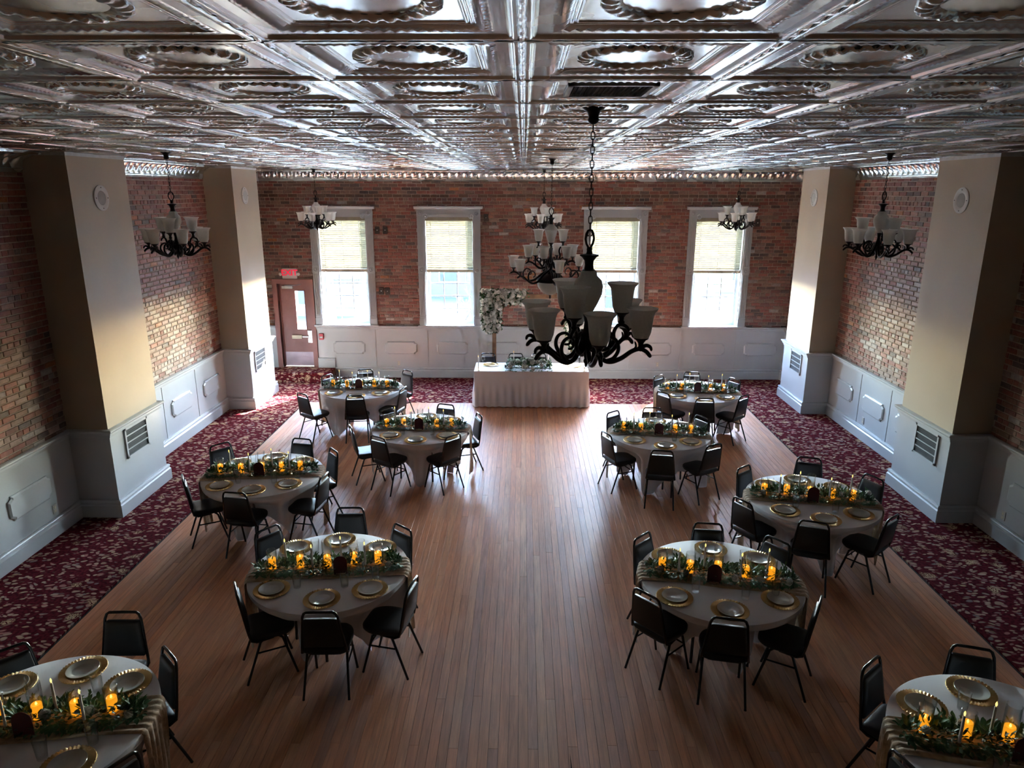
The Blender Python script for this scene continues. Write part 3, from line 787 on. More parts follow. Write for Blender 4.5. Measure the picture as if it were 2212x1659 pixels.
mb = MB(); mb.box(0.30, 0.54, ya - 0.06, ya, 0.70, 0.785); mb.build('push_pad', 'ivory', leafo)
mb = MB(); mb.box(0.54, W_ - 0.19, ya - 0.035, ya - 0.01, 0.73, 0.755); mb.build('push_rail', 'steel', leafo)
mb = MB(); mb.box(W_ - 0.20, W_ - 0.07, ya - 0.045, ya, 0.60, 0.715); mb.box(W_ - 0.19, W_ - 0.08, ya - 0.02, ya, 0.715, 0.80); mb.box(W_ - 0.20, W_ - 0.07, ya - 0.045, ya, 0.80, 0.90); mb.build('lock_box', 'steel', leafo)

# ---- small things on the walls
ex = thing('exit_sign', 'lit red EXIT sign with two lamp heads above the door', 'sign', (-5.575, D, 2.54))
mb = MB().prism([(-0.165, -0.12), (0.165, -0.12), (0.175, -0.10), (0.175, 0.10), (0.165, 0.12), (-0.165, 0.12), (-0.175, 0.10), (-0.175, -0.10)], 'y', -0.055, 0.0); mb.build('housing', 'exitface', ex)
cu = bpy.data.curves.new('letters', 'FONT'); cu.body = 'EXIT'; cu.size = 0.19; cu.extrude = 0.002; cu.align_x = 'CENTER'; cu.align_y = 'CENTER'; cu.offset = 0.004
to = bpy.data.objects.new('letters', cu); C.objects.link(to)
dg = bpy.context.evaluated_depsgraph_get(); lm = bpy.data.meshes.new_from_object(to.evaluated_get(dg)); bpy.data.objects.remove(to)
lm.materials.clear(); lm.materials.append(MAT['exit'])
lo = link('letters', lm, ex, (0, -0.059, 0.02), (PI / 2, 0, 0))
for s in (-1, 1):
    mb = MB(); mb.tube([(s * 0.165, -0.03, 0.0), (s * 0.20, -0.04, 0.0)], 0.014, 8); mb.build('lamp_arm', 'exitface', ex)
    mb = MB(); mb.lathe([(0.012, 0), (0.034, 0.02), (0.040, 0.045), (0, 0.05)], 14); R = Matrix.Rotation(PI / 2, 3, 'X') @ Matrix.Rotation(0.25, 3, 'X'); mb.v = [tuple(R @ Vector(v) + Vector((s * 0.215, -0.025, 0.0))) for v in mb.v]; mb.build('lamp_head', 'offwhite', ex, 40)
al = thing('fire_alarm_pull', 'small red fire alarm pull station beside the door', 'alarm', (-4.915, D - TH, 1.02))
MB().box(-0.05, 0.05, -0.055, 0.0, -0.075, 0.075).build('body', 'alarm', al); MB().box(-0.035, 0.035, -0.066, -0.055, -0.035, 0.005).build('pull_handle', 'offwhite', al)
for lab, loc, rz in (('white wall outlet left of the head table', (-3.05, D - TH, 0.36), 0), ('white wall outlet right of the head table', (3.29, D - TH, 0.36), 0),
                     ('white wall outlet low on the near right wall', (XR - TH, 8.577, 0.36), -PI / 2), ('white wall outlet between the right columns', (XR - TH, 12.55, 0.36), -PI / 2), ('white wall outlet low on the near left wall', (XL + TH, 8.524, 0.36), PI / 2)):
    t = thing('wall_outlet', lab, 'outlet', loc, rz, 'wall outlets')
    MB().box(-0.038, 0.038, -0.010, 0, -0.06, 0.06).build('plate', 'offwhite', t)
    for z in (-0.025, 0.025): MB().box(-0.016, 0.016, -0.013, -0.010, z - 0.014, z + 0.014).build('socket', 'ivory', t)
for lab, x, z in (('upper left dark iron plate between the first two windows', -3.434, 3.56), ('upper right dark iron plate between the first two windows', -3.249, 3.56), ('lower left dark iron plate between the first two windows', -3.403, 2.135), ('lower right dark iron plate between the first two windows', -3.255, 2.13), ('single dark iron plate right of the second window', -0.879, 3.85), ('single dark iron plate right of the last window', 5.42, 3.75)):
    t = thing('iron_plate', lab, 'bracket', (x, D - 0.012, z), 0, 'iron plates on the brick wall')
    MB().prism([(-0.05, -0.085), (0.05, -0.085), (0.055, 0), (0.05, 0.085), (-0.05, 0.085), (-0.055, 0)], 'y', -0.022, 0.0).build('plate', 'iron', t)
    MB().lathe([(0.02, 0), (0.02, 0.02), (0, 0.028)], 10).build('bolt', 'steel', t, 40).rotation_euler = (PI / 2, 0, 0); KIDS_ = None
def speaker(lab, X, y, z, s):
    t = thing('wall_speaker', lab, 'speaker', (X, y, z), PI / 2 if s < 0 else -PI / 2, 'round column speakers')
    def ring(prof, nm, mat):
        mb = MB(); mb.lathe(prof, 32); R = Matrix.Rotation(PI / 2, 3, 'X'); mb.v = [tuple(R @ Vector(v)) for v in mb.v]; return mb.build(nm, mat, t, 35)
    ring([(0.168, 0), (0.168, 0.012), (0.155, 0.018), (0.100, 0.014), (0.094, 0.010)], 'rim', 'offwhite'); ring([(0.096, 0.010), (0.05, 0.012), (0, 0.013)], 'grille', 'grille')
    for a in range(4):
        c, sn = math.cos(a * PI / 2), math.sin(a * PI / 2); MB().box(0.135 * c - .006, 0.135 * c + .006, -0.021, -0.012, 0.135 * sn - .006, 0.135 * sn + .006).build('screw', 'iron', t)
speaker('round speaker high on the near left column', KL, 9.70, 4.35, -1); speaker('round speaker high on the far left column', KL, 14.74, 4.35, -1)
speaker('round speaker high on the near right column', KR, 9.78, 4.34, 1); speaker('round speaker high on the far right column', KR, 14.71, 4.33, 1)
def wall_vent(lab, X, y0, y1, s):
    t = thing('wall_vent', lab, 'vent', (X - s * 0.014, (y0 + y1) / 2, 0.965), PI / 2 if s < 0 else -PI / 2, 'column air vents')
    hw = (y1 - y0) / 2; hh = 0.225
    mb = MB(); mb.box(-hw, hw, -0.022, 0, -hh, -hh + 0.032); mb.box(-hw, hw, -0.022, 0, hh - 0.032, hh); mb.box(-hw, -hw + 0.032, -0.022, 0, -hh, hh); mb.box(hw - 0.032, hw, -0.022, 0, -hh, hh); mb.build('frame', 'white', t)
    MB().box(-hw + .03, hw - .03, -0.003, 0, -hh + .03, hh - .03).build('backing', 'ventdark', t)
    for z in (-0.1, 0.0, 0.1): MB().box(-hw + .03, hw - .03, -0.018, -0.004, z - 0.008, z + 0.008).build('cross_bar', 'white', t)
    for q in range(16):
        z = -hh + 0.045 + q * (2 * hh - 0.09) / 15; MB().add([(-hw + .03, -0.014, z - .008), (hw - .03, -0.014, z - .008), (hw - .03, -0.005, z + .006), (-hw + .03, -0.005, z + .006)], [(0, 1, 2, 3)]).build('louvre', 'ventslat', t)
wall_vent('louvred vent on the near left column base', KL, 9.38, 9.99, -1); wall_vent('louvred vent on the sunlit far left column base', KL, 14.40, 15.0, -1)
wall_vent('louvred vent on the near right column base', KR, 9.35, 9.94, 1); wall_vent('louvred vent on the far right column base', KR, 14.38, 14.97, 1)
for (i, j), lab in zip(VENT_CELLS, ('rectangular dark ceiling vent nearest the viewer', 'second rectangular ceiling vent, past the near chandelier', 'farthest rectangular ceiling vent, by the large chandelier')):
    x, y = cell(i, j); t = thing('ceiling_vent', lab, 'vent', (x, y, ZC), 0, 'ceiling vents')
    hx, hy = 0.205, 0.205
    mb = MB(); mb.box(-hx, hx, -hy, -hy + .025, -0.016, 0); mb.box(-hx, hx, hy - .025, hy, -0.016, 0); mb.box(-hx, -hx + .025, -hy, hy, -0.016, 0); mb.box(hx - .025, hx, -hy, hy, -0.016, 0); mb.build('frame', 'strip', t)
    MB().box(-hx + .02, hx - .02, -hy + .02, hy - .02, -0.002, 0).build('backing', 'dark_gap', t)
    for q in range(17):
        xx = -hx + 0.035 + q * (2 * hx - 0.07) / 16; MB().box(xx - .0025, xx + .0025, -hy + .02, hy - .02, -0.012, -0.002).build('fin', 'ventslat', t)

# ================================================================== FURNITURE
# ---- stacking banquet chair, facing +Y, origin on the floor under the seat
def round_poly(pts, r, n=5):
    out = []; m = len(pts)
    for i in range(m):
        p = Vector(pts[i]); a = Vector(pts[i - 1]); b = Vector(pts[(i + 1) % m])
        ri = r[i] if isinstance(r, (list, tuple)) else r
        d1 = (a - p); d2 = (b - p); k = min(ri, d1.length * 0.49, d2.length * 0.49)
        p1 = p + d1.normalized() * k; p2 = p + d2.normalized() * k
        for q in range(n + 1):
            t = q / n; out.append(tuple(p1 * (1 - t) ** 2 + p * 2 * t * (1 - t) + p2 * t * t))
    return out
def pad(poly, z0, z1, e):   # soft cushion: chamfered slab from a 2-D outline
    def inset(k): 
        c = Vector((sum(p[0] for p in poly) / len(poly), sum(p[1] for p in poly) / len(poly)))
        return [(p[0] + (c.x - p[0]) * k, p[1] + (c.y - p[1]) * k) for p in poly]
    n = len(poly); rings = [(inset(0.05), z0), (poly, z0 + e), (poly, z1 - e), (inset(0.05), z1 - e * 0.25), (inset(0.22), z1), (inset(0.6), z1 + 0.003)]
    mb = MB(); 
    for pl, z in rings: mb.v += [(p[0], p[1], z) for p in pl]
    for q in range(len(rings) - 1):
        for i in range(n): mb.f.append((q * n + i, q * n + (i + 1) % n, (q + 1) * n + (i + 1) % n, (q + 1) * n + i))
    mb.f.append(tuple(range(n - 1, -1, -1))); mb.f.append(tuple((len(rings) - 1) * n + i for i in range(n)))
    return mb
def make_chair():
    t = thing('banquet_chair', 'chair', 'chair')
    seat = round_poly([(-0.20, -0.19), (0.20, -0.19), (0.215, 0.10), (0.15, 0.225), (-0.15, 0.225), (-0.215, 0.10)], [0.05, 0.05, 0.12, 0.12, 0.12, 0.12])
    pad(seat, 0.435, 0.492, 0.016).build('seat', 'black_vinyl', t, 50)
    MB().tube([(x, y, 0.432) for x, y in round_poly([(-0.17, -0.17), (0.17, -0.17), (0.17, 0.17), (-0.17, 0.17)], 0.06, 4)], 0.011, 6, True).build('seat_frame', 'black_tube', t, 60)
    # back: leaning plane from (y=-0.185, z=0.46) to (y=-0.255, z=0.91)
    def bp(u, v):   # u across, v height above the floor
        return (u, -0.185 - 0.070 * (v - 0.46) / 0.45, v)
    half = lambda v: 0.200 - 0.052 * (v - 0.46) / 0.45
    path = [(-0.175, 0.02, 0.425), (-0.198, -0.13, 0.425), (-0.203, -0.178, 0.45)]
    path += [bp(-half(v), v) for v in (0.52, 0.65, 0.78, 0.85)]
    arc = [(-0.138, 0.893), (-0.115, 0.908), (0.0, 0.910), (0.115, 0.908), (0.138, 0.893)]
    path += [bp(u, v) for u, v in arc] + [(-x, y, z) for x, y, z in path[::-1]]
    MB().tube(path, 0.0125, 8).build('back_frame', 'black_tube', t, 60)
    poly = [(-half(0.522) + .010, 0.522), (half(0.522) - .010, 0.522), (half(0.838) - .010, 0.838), (-half(0.838) + .010, 0.838)]
    poly = round_poly(poly, 0.02, 3); n = len(poly); mb = MB()
    for off, k in ((-0.014, 0.03), (-0.010, 0), (0.014, 0), (0.022, 0.05), (0.027, 0.25)):
        for u, v in poly:
            uu = u * (1 - k); vv = 0.70 + (v - 0.70) * (1 - k); p = bp(uu, vv); mb.v.append((p[0], p[1] + off, p[2]))
    for q in range(4):
        for i in range(n): mb.f.append((q * n + i, q * n + (i + 1) % n, (q + 1) * n + (i + 1) % n, (q + 1) * n + i))
    mb.f.append(tuple(range(n))); mb.f.append(tuple(4 * n + i for i in range(n)))
    mb.build('backrest', 'black_vinyl', t, 50)
    for s in (-1, 1):
        MB().tube([(s * 0.165, 0.06, 0.432), (s * 0.175, 0.10, 0.40), (s * 0.195, 0.205, 0.010), (s * 0.195, 0.207, 0.0)], [0.0125, 0.0125, 0.0115, 0.013], 8).build('leg', 'black_tube', t, 60)
        MB().tube([(s * 0.170, -0.06, 0.432), (s * 0.180, -0.10, 0.40), (s * 0.205, -0.245, 0.010), (s * 0.205, -0.247, 0.0)], [0.0125, 0.0125, 0.0115, 0.013], 8).build('leg', 'black_tube', t, 60)
        MB().tube([(s * 0.184, 0.135, 0.30), (s * 0.189, -0.137, 0.30)], 0.008, 6).build('stretcher', 'black_tube', t, 60)
    MB().tube([(-0.183, 0.135, 0.30), (0.183, 0.135, 0.30)], 0.008, 6).build('stretcher', 'black_tube', t, 60)
    remember(t); return t
chair0 = make_chair(); used = []
def place_chair(x, y, rz, label, group, scale=1.0):
    if not used: o = chair0; used.append(1); o.location = (x, y, 0); o.rotation_euler = (0, 0, rz); o['label'] = label; o['group'] = group
    else: o = dup(chair0, (x, y, 0), rz, label, group)
    o.scale = (1, 1, 1); return o
TABLES = {1: (-3.106, 13.066), 2: (-1.62, 10.705), 3: (-3.474, 8.771), 4: (-1.927, 6.311), 5: (3.321, 12.971), 6: (2.151, 10.537), 7: (1.951, 6.227), 8: (3.578, 8.102), 9: (-3.429, 4.152), 10: (3.367, 4.039)}
# where the top of each chair back stands (order: far left, far middle, far right, near right, near middle, near left)
BACKS = {1: [(-3.9, 13.53), (-3.24, 14.01), (-2.35, 13.93), (-2.22, 12.62), (-3.01, 12.1), (-3.99, 12.2)],
 2: [(-2.28, 11.27), (-1.32, 11.6), (-0.71, 11.05), (-1.04, 10.00), (-2.16, 9.91), (-2.68, 10.39)],
 3: [(-4.38, 9.56), (-3.26, 9.81), (-2.67, 9.36), (-2.55, 8.42), (-3.50, 7.87), (-4.34, 8.32)],
 4: [(-2.77, 6.94), (-1.99, 7.48), (-1.3, 7.01), (-1.02, 5.88), (-1.76, 5.38), (-2.64, 5.75)],
 5: [(2.70, 13.66), (3.43, 13.95), (4.15, 13.43), (3.98, 12.25), (3.23, 12.05), (2.56, 12.43)],
 6: [(1.50, 11.24), (2.2, 11.48), (2.93, 11.01), (2.78, 9.68), (1.98, 9.42), (1.27, 10.15)],
 7: [(1.28, 6.86), (2.06, 7.16), (2.70, 6.79), (2.67, 5.62), (1.79, 5.35), (1.14, 5.73)],
 8: [(2.95, 8.84), (3.96, 9.19), (4.53, 8.53), (4.19, 7.36), (3.25, 7.22), (2.62, 7.77)],
 9: [(-4.12, 4.82), (-3.47, 5.35), (-2.79, 4.8), (-2.59, 3.67), None, None],
 10: [(2.73, 4.79), (3.64, 4.99), None, None, None, (2.49, 3.77)]}
TURN = {(4, 4): -8, (3, 4): -6, (1, 5): 8, (2, 5): 6, (4, 5): -12, (7, 5): 10, (8, 5): 10, (6, 3): -6, (2, 3): 8, (7, 3): 12, (1, 3): 10, (4, 3): 14, (3, 3): 12}
TP = {1: 'the table nearest the exit door', 2: 'the left table nearest the head table', 3: 'the middle left carpet-side table', 4: 'the front left aisle table',
      5: 'the back right corner table', 6: 'the right table nearest the head table', 7: 'the front right aisle table', 8: 'the middle right carpet-side table', 9: 'the bottom left corner table', 10: 'the bottom right corner table'}
SEAT = ['far left', 'far middle', 'far right', 'near right', 'near middle', 'near left']
ROT = {1: 1, 2: 1, 3: 8, 4: 7, 5: -6, 6: -7, 7: -9, 8: -10, 9: 8, 10: -9}
CORNER = {1: 55, 2: 7, 3: 62, 4: 69, 5: 65, 6: 68, 7: 15, 8: 12, 9: 20, 10: 70}
TR, TZ = 0.785, 0.785
CH = {}
for k, lst in BACKS.items():
    tx, ty = TABLES[k]; CH[k] = []
    for i, b in enumerate(lst):
        if b is None: continue
        f = Vector((tx - b[0], ty - b[1])); f.normalize()
        a = math.radians(TURN.get((k, i), 0)); f = Vector((f.x * math.cos(a) - f.y * math.sin(a), f.x * math.sin(a) + f.y * math.cos(a)))
        ox, oy = b[0] + f.x * 0.255, b[1] + f.y * 0.255
        rz = math.atan2(-f.x, f.y)
        CH[k].append((ox, oy, f))
        place_chair(ox, oy, rz, 'black padded chair at the %s seat of %s' % (SEAT[i], TP[k]), 'chairs around the round tables')

# ---- round tables
def make_table():
    t = thing('round_table', 'table', 'table')
    MB().lathe([(0, 0.745), (0.76, 0.745), (0.772, 0.750), (0.772, 0.772), (0.765, 0.778), (0, 0.778)], 48).build('table_top', 'woodbase', t, 40)
    for q in range(4):
        a = PI / 4 + q * PI / 2; c, s = math.cos(a), math.sin(a)
        MB().tube([(0.36 * c, 0.36 * s, 0.745), (0.38 * c, 0.38 * s, 0.02), (0.38 * c, 0.38 * s, 0.0)], 0.015, 8).build('leg', 'iron', t, 60)
    for s in (-1, 1): MB().tube([(s * .262, -.262, 0.35), (s * .262, .262, 0.35)], 0.009, 6).build('brace', 'iron', t, 60)
    remember(t); return t
table0 = make_table()
def cloth_radius(k):
    """how far in the chair seats press the hanging cloth, by direction"""
    n = 160; tx, ty = TABLES[k]; out = []
    for i in range(n):
        a = 2 * PI * i / n; d = Vector((math.cos(a), math.sin(a))); r = TR
        for ox, oy, f in CH[k]:
            q = TR + 0.02
            while q > 0.30:
                P = Vector((tx, ty)) + d * q - Vector((ox, oy)); y = P.dot(f); x = P.dot(Vector((f.y, -f.x)))
                if abs(x) < 0.228 and -0.28 < y < 0.245: r = min(r, q - 0.02)
                q -= 0.012
        out.append(r)
    sm = [min(out[(i + j) % n] + abs(j) * 0.055 for j in range(-14, 15)) for i in range(n)]
    return [sum(sm[(i + j) % n] for j in (-2, -1, 0, 1, 2)) / 5 for i in range(n)]
def cloth_mesh(k):
    n = 160; rc = cloth_radius(k); phi = math.radians(CORNER[k]); rr = random.Random(k)
    ph = [rr.uniform(0, 6.28) for _ in range(4)]; mb = MB(); mb.v.append((0, 0, TZ)); K = 16
    hs = 1.22
    for ring, r in enumerate((0.45, TR - 0.012, TR - 0.003)):
        z = TZ if ring < 2 else TZ - 0.003
        mb.v += [(r * math.cos(2 * PI * i / n), r * math.sin(2 * PI * i / n), z) for i in range(n)]
    for q in range(1, K + 1):
        for i in range(n):
            a = 2 * PI * i / n; b = a - phi - PI / 4
            e = hs / max(abs(math.cos(b)), abs(math.sin(b))) - TR
            cw = smoothstep(0.55, 0.80, e)
            drop = min(e + 0.015 * math.sin(9 * a + ph[0]), TZ - 0.006)
            z = TZ - 0.003 - drop * q / K
            push = smoothstep(0.74, 0.50, z)
            r0 = TR + (rc[i] - TR) * push
            dn = q / K
            fold = (0.030 * cw + 0.010) * dn ** 0.8 * math.cos(15 * a + ph[1] + 0.8 * math.sin(3 * a + ph[2]))
            r = r0 - 0.012 * dn - abs(0.018 * cw) * dn + fold * (0.6 if push < 0.5 else 1.0) - 0.02 * dn * (1 - cw)
            r = min(r, TR + 0.012)
            mb.v.append((r * math.cos(a), r * math.sin(a), z))
    for i in range(n): mb.f.append((0, 1 + i, 1 + (i + 1) % n))
    for q in range(K + 2):
        for i in range(n): mb.f.append((1 + q * n + i, 1 + q * n + (i + 1) % n, 1 + (q + 1) * n + (i + 1) % n, 1 + (q + 1) * n + i))
    return mb.mesh('tablecloth', 'cloth', 60)
def runner_mesh(k):
    rr = random.Random(50 + k); nu, nv = 84, 26; mb = MB(); wd = 0.19
    ph = [rr.uniform(0, 6.28) for _ in range(6)]
    hang = 0.74
    for iu in range(nu + 1):
        s = (iu / nu * 2 - 1)
        for iv in range(nv + 1):
            v = (iv / nv * 2 - 1)
            edge = math.sqrt(TR * TR - (wd * v) ** 2) + 0.004
            tot = edge + hang; d = abs(s) * tot; sg = 1 if s > 0 else -1
            wr = 0.0055 * math.sin(iv * 1.57 + 1.2 * math.sin(s * 5 + ph[0]) + ph[1]) + 0.003 * math.sin(iv * 2.9 + s * 11 + ph[2])
            y = wd * v + 0.012 * math.sin(s * 4 + ph[3]) + 0.006 * math.sin(s * 13 + v * 2 + ph[4])
            if d < edge - 0.02:
                x, z = sg * d, TZ + 0.010 + wr
            elif d < edge + 0.03:
                t = (d - edge + 0.02) / 0.05 * PI / 2
                x, z = sg * (edge - 0.02 + (0.034 + wr) * math.sin(t)), TZ - 0.022 + (0.032 + wr) * math.cos(t)
            else:
                h = d - edge - 0.03; x = sg * (edge + 0.014 + wr * 1.6 + 0.018 * math.sin(h * 7 + v * 3 + ph[5]) * h); z = TZ - 0.022 - h
                y = y * (1 - 0.25 * h) + 0.02 * h * math.sin(v * 5 + ph[2])
                if z < 0.035:
                    ov = 0.035 - z; x += sg * (ov * 1.1 + 0.02 * math.sin(v * 6 + ov * 30)); z = 0.012 + 0.022 * abs(math.sin(ov * 26 + v * 4 + ph[1]))
            mb.v.append((x, y, z))
    for iu in range(nu):
        for iv in range(nv):
            a = iu * (nv + 1) + iv; mb.f.append((a, a + 1, a + nv + 2, a + nv + 1))
    return mb.mesh('table_runner', 'gauze', 70)

# ---- greenery
def add_leaf(mb, p, d, up_, ln, wd, cup=0.15):
    d = d.normalized(); s = d.cross(up_); s = s.normalized() if s.length > 1e-4 else d.orthogonal().normalized(); n = s.cross(d)
    m = p + d * ln * 0.5
    vs = [p, p + d * ln * .35 + s * wd * .5 + n * wd * cup, p + d * ln * .75 + s * wd * .36 + n * wd * cup * .4, p + d * ln - n * wd * .15, p + d * ln * .75 - s * wd * .36 + n * wd * cup * .4, p + d * ln * .35 - s * wd * .5 + n * wd * cup, m - n * wd * 0.05]
    mb.add(vs, [(0, 1, 6), (1, 2, 6), (2, 3, 6), (3, 4, 6), (4, 5, 6), (5, 0, 6)])
def rose_mesh(r=0.032, name='rose'):
    mb = MB(); rr = random.Random(5)
    mb.lathe([(0, -0.9 * r), (0.55 * r, -0.6 * r), (0.8 * r, -0.1 * r), (0.72 * r, 0.35 * r), (0.4 * r, 0.55 * r), (0, 0.5 * r)], 10)
    for ring, (n, rad, tilt, w) in enumerate(((5, 0.95, 0.35, 0.85), (5, 0.72, 0.75, 0.7), (4, 0.42, 1.15, 0.5))):
        for i in range(n):
            a = 2 * PI * i / n + ring * 0.6; c, s = math.cos(a), math.sin(a); ct, st = math.cos(tilt), math.sin(tilt)
            def P(u, v): 
                rad_ = rad * r * 0.55 + v * r * 0.62 * ct; h = v * r * 0.75 * st - 0.25 * r + ring * 0.2 * r + (u * u) * 0.12 * r
                return (rad_ * c - u * w * r * s, rad_ * s + u * w * r * c, h)
            g = [[P(u, v) for u in (-1, 0, 1)] for v in (0, 0.6)] + [[P(u * 0.6, 1.0) for u in (-1, 0, 1)]]
            vs = [p for row in g for p in row]; mb.add(vs, [(q * 3 + j, q * 3 + j + 1, q * 3 + j + 4, q * 3 + j + 3) for q in range(2) for j in range(2)])
    return mb.mesh(name, 'rose', 60)
ROSE = rose_mesh(0.034)
PX = (-0.56, -0.29, -0.02, 0.24, 0.48)
def foliage(seed, L_, wy, hz, n, name='foliage', sprigs=18, pillars=False):
    rr = random.Random(seed); m1, m2 = MB(), MB()
    for i in range(n):
        x = rr.uniform(-1, 1); e = math.sqrt(max(0.05, 1 - 0.75 * x ** 4)); a = rr.uniform(-0.25, PI + 0.25)
        q = rr.uniform(0.35, 1.0)
        p = Vector((x * L_, math.cos(a) * wy * e * q, max(0.004, math.sin(a) * hz * e * q)))
        d = Vector((rr.uniform(-1, 1), math.cos(a) * 1.1 + rr.uniform(-.5, .5), math.sin(a) * 0.8 + rr.uniform(-.35, .55)))
        if p.z < 0.03: d.z = abs(d.z) * 0.4
        if pillars and any((p.x - q_) ** 2 + (p.y - 0.035) ** 2 < 0.052 ** 2 for q_ in PX): continue
        if rr.random() < 0.62: add_leaf(m1, p, d, Vector((0, 0, 1)), rr.uniform(0.045, 0.080), rr.uniform(0.018, 0.030))
        else: add_leaf(m2, p, d, Vector((rr.uniform(-.5, .5), rr.uniform(-.5, .5), 1)), rr.uniform(0.030, 0.046), rr.uniform(0.028, 0.042), 0.05)
    for i in range(sprigs):
        x = rr.uniform(-0.95, 0.95) * L_; a = rr.uniform(0.2, PI - 0.2); p = Vector((x, math.cos(a) * wy * .7, math.sin(a) * hz * .8)); d = Vector((rr.uniform(-.6, .6), math.cos(a), math.sin(a) * .9 + .15)).normalized()
        for q in range(5):
            pp = p + d * 0.017 * q; sd = Vector((rr.uniform(-1, 1), rr.uniform(-1, 1), rr.uniform(-.2, .8)))
            add_leaf(m1, pp, d * 0.9 + sd * 0.8, Vector((0, 0, 1)), 0.045, 0.017)
    return m1.mesh(name, 'leaf', 80), m2.mesh(name, 'leaf2', 80)
GAR = [foliage(200 + q, 0.71, 0.150, 0.095, 1700, sprigs=34, pillars=True) for q in range(3)]

# ---- tableware meshes
def charger_mesh():
    mb = MB(); n = 40 * 4; rings = []
    for r, z, am in ((0.0, 0.006, 0), (0.112, 0.006, 0), (0.118, 0.010, 0.0), (0.122, 0.013, 0.0030), (0.160, 0.017, 0.0046), (0.168, 0.016, 0.0046), (0.171, 0.011, 0.003), (0.166, 0.004, 0), (0.110, 0.0, 0), (0.0, 0.0, 0)):
        ring = []
        for i in range(n):
            a = 2 * PI * i / n; h = (1, 0.35, -1, 0.35)[i % 4] * am; ring.append((r * math.cos(a), r * math.sin(a), z + h))
        rings.append(ring)
    for r in rings: mb.v += r
    for q in range(len(rings) - 1):
        for i in range(n): mb.f.append((q * n + i, q * n + (i + 1) % n, (q + 1) * n + (i + 1) % n, (q + 1) * n + i))
    me = mb.mesh('charger', 'gold', 25); me.validate(); return me
def plate_mesh():
    return MB().lathe([(0, 0.006), (0.072, 0.006), (0.080, 0.009), (0.088, 0.014), (0.108, 0.019), (0.117, 0.021), (0.119, 0.018), (0.108, 0.013), (0.085, 0.004), (0.070, 0.0), (0, 0.0)], 40).mesh('dinner_plate', 'plate', 50)
def glass_mesh():
    return MB().lathe([(0, 0), (0.031, 0), (0.033, 0.004), (0.0435, 0.148), (0.0440, 0.151), (0.0425, 0.151), (0.0415, 0.146), (0.0315, 0.014), (0, 0.012)], 24).mesh('tumbler', 'glass', 40)
CHG, PLT, GLS = charger_mesh(), plate_mesh(), glass_mesh()
HUR = MB().lathe([(0, 0), (0.046, 0), (0.049, 0.003), (0.049, 0.205), (0.047, 0.207), (0.0455, 0.205), (0.0455, 0.006), (0, 0.005)], 28).mesh('glass_cylinder', 'glass', 40)
HURT = MB().lathe([(0, 0), (0.046, 0), (0.049, 0.003), (0.049, 0.285), (0.047, 0.287), (0.0455, 0.285), (0.0455, 0.006), (0, 0.005)], 28).mesh('glass_cylinder', 'glass', 40)
PIL = MB().lathe([(0, 0), (0.034, 0), (0.036, 0.004), (0.036, 0.106), (0.033, 0.112), (0.028, 0.109), (0.012, 0.103), (0, 0.102)], 22).mesh('candle_body', 'amber', 40)
PFL = MB().lathe([(0, 0.100), (0.006, 0.106), (0.008, 0.112), (0.005, 0.124), (0, 0.132)], 10).mesh('flame', 'flame', 60)
TAP = MB().lathe([(0, 0), (0.0105, 0), (0.0105, 0.01), (0.0085, 0.215), (0.006, 0.222), (0, 0.224)], 14).mesh('candle_body', 'wax', 40)
TFL = MB().lathe([(0, 0.222), (0.0045, 0.228), (0.0070, 0.238), (0.0045, 0.252), (0, 0.262)], 10).mesh('flame', 'flame', 60)
STK = MB().lathe([(0, 0), (0.030, 0), (0.031, 0.004), (0.012, 0.010), (0.006, 0.018), (0.009, 0.030), (0.006, 0.040), (0.008, 0.054), (0.019, 0.060), (0.020, 0.064), (0.0125, 0.066), (0.0125, 0.082), (0.0108, 0.082), (0.0108, 0.070), (0, 0.070)], 18).mesh('candlestick', 'gold', 40)
def arch_poly(w, h, n=12):
    r = w / 2; pts = [(-r, 0), (r, 0)]
    for i in range(n + 1):
        a = PI * i / n; pts.append((r * math.cos(a), h - r + r * math.sin(a)))
    return pts
SGN = MB().prism(arch_poly(0.132, 0.198), 'y', -0.003, 0.003).mesh('panel', 'sign')
SGB = MB().box(-0.045, 0.045, -0.022, 0.022, 0.0, 0.016).mesh('base_block', 'woodbase')
def one(name, me, label, cat, loc, rz=0.0, group=None): return tag(link(name, me, None, loc, (0, 0, rz)), label, cat, group)
def two(name, parts, label, cat, loc, rz, group):
    t = thing(name, label, cat, loc, rz, group)
    for nm, me in parts: link(nm, me, t)
    return t
ORD = ['leftmost', 'second', 'middle', 'fourth', 'rightmost']
ORD4 = ['leftmost', 'second', 'third', 'rightmost']
PA = [138, 90, 42, 318, 270, 222]
PLATES = {4: [(-0.466, 0.425), (-0.046, 0.60), (0.427, 0.44), (0.486, -0.37), (0.074, -0.545), (-0.446, -0.39)], 7: [(-0.43, 0.41), (0.05, 0.565), (0.486, 0.36), (0.45, -0.39), (-0.064, -0.57), (-0.52, -0.36)]}
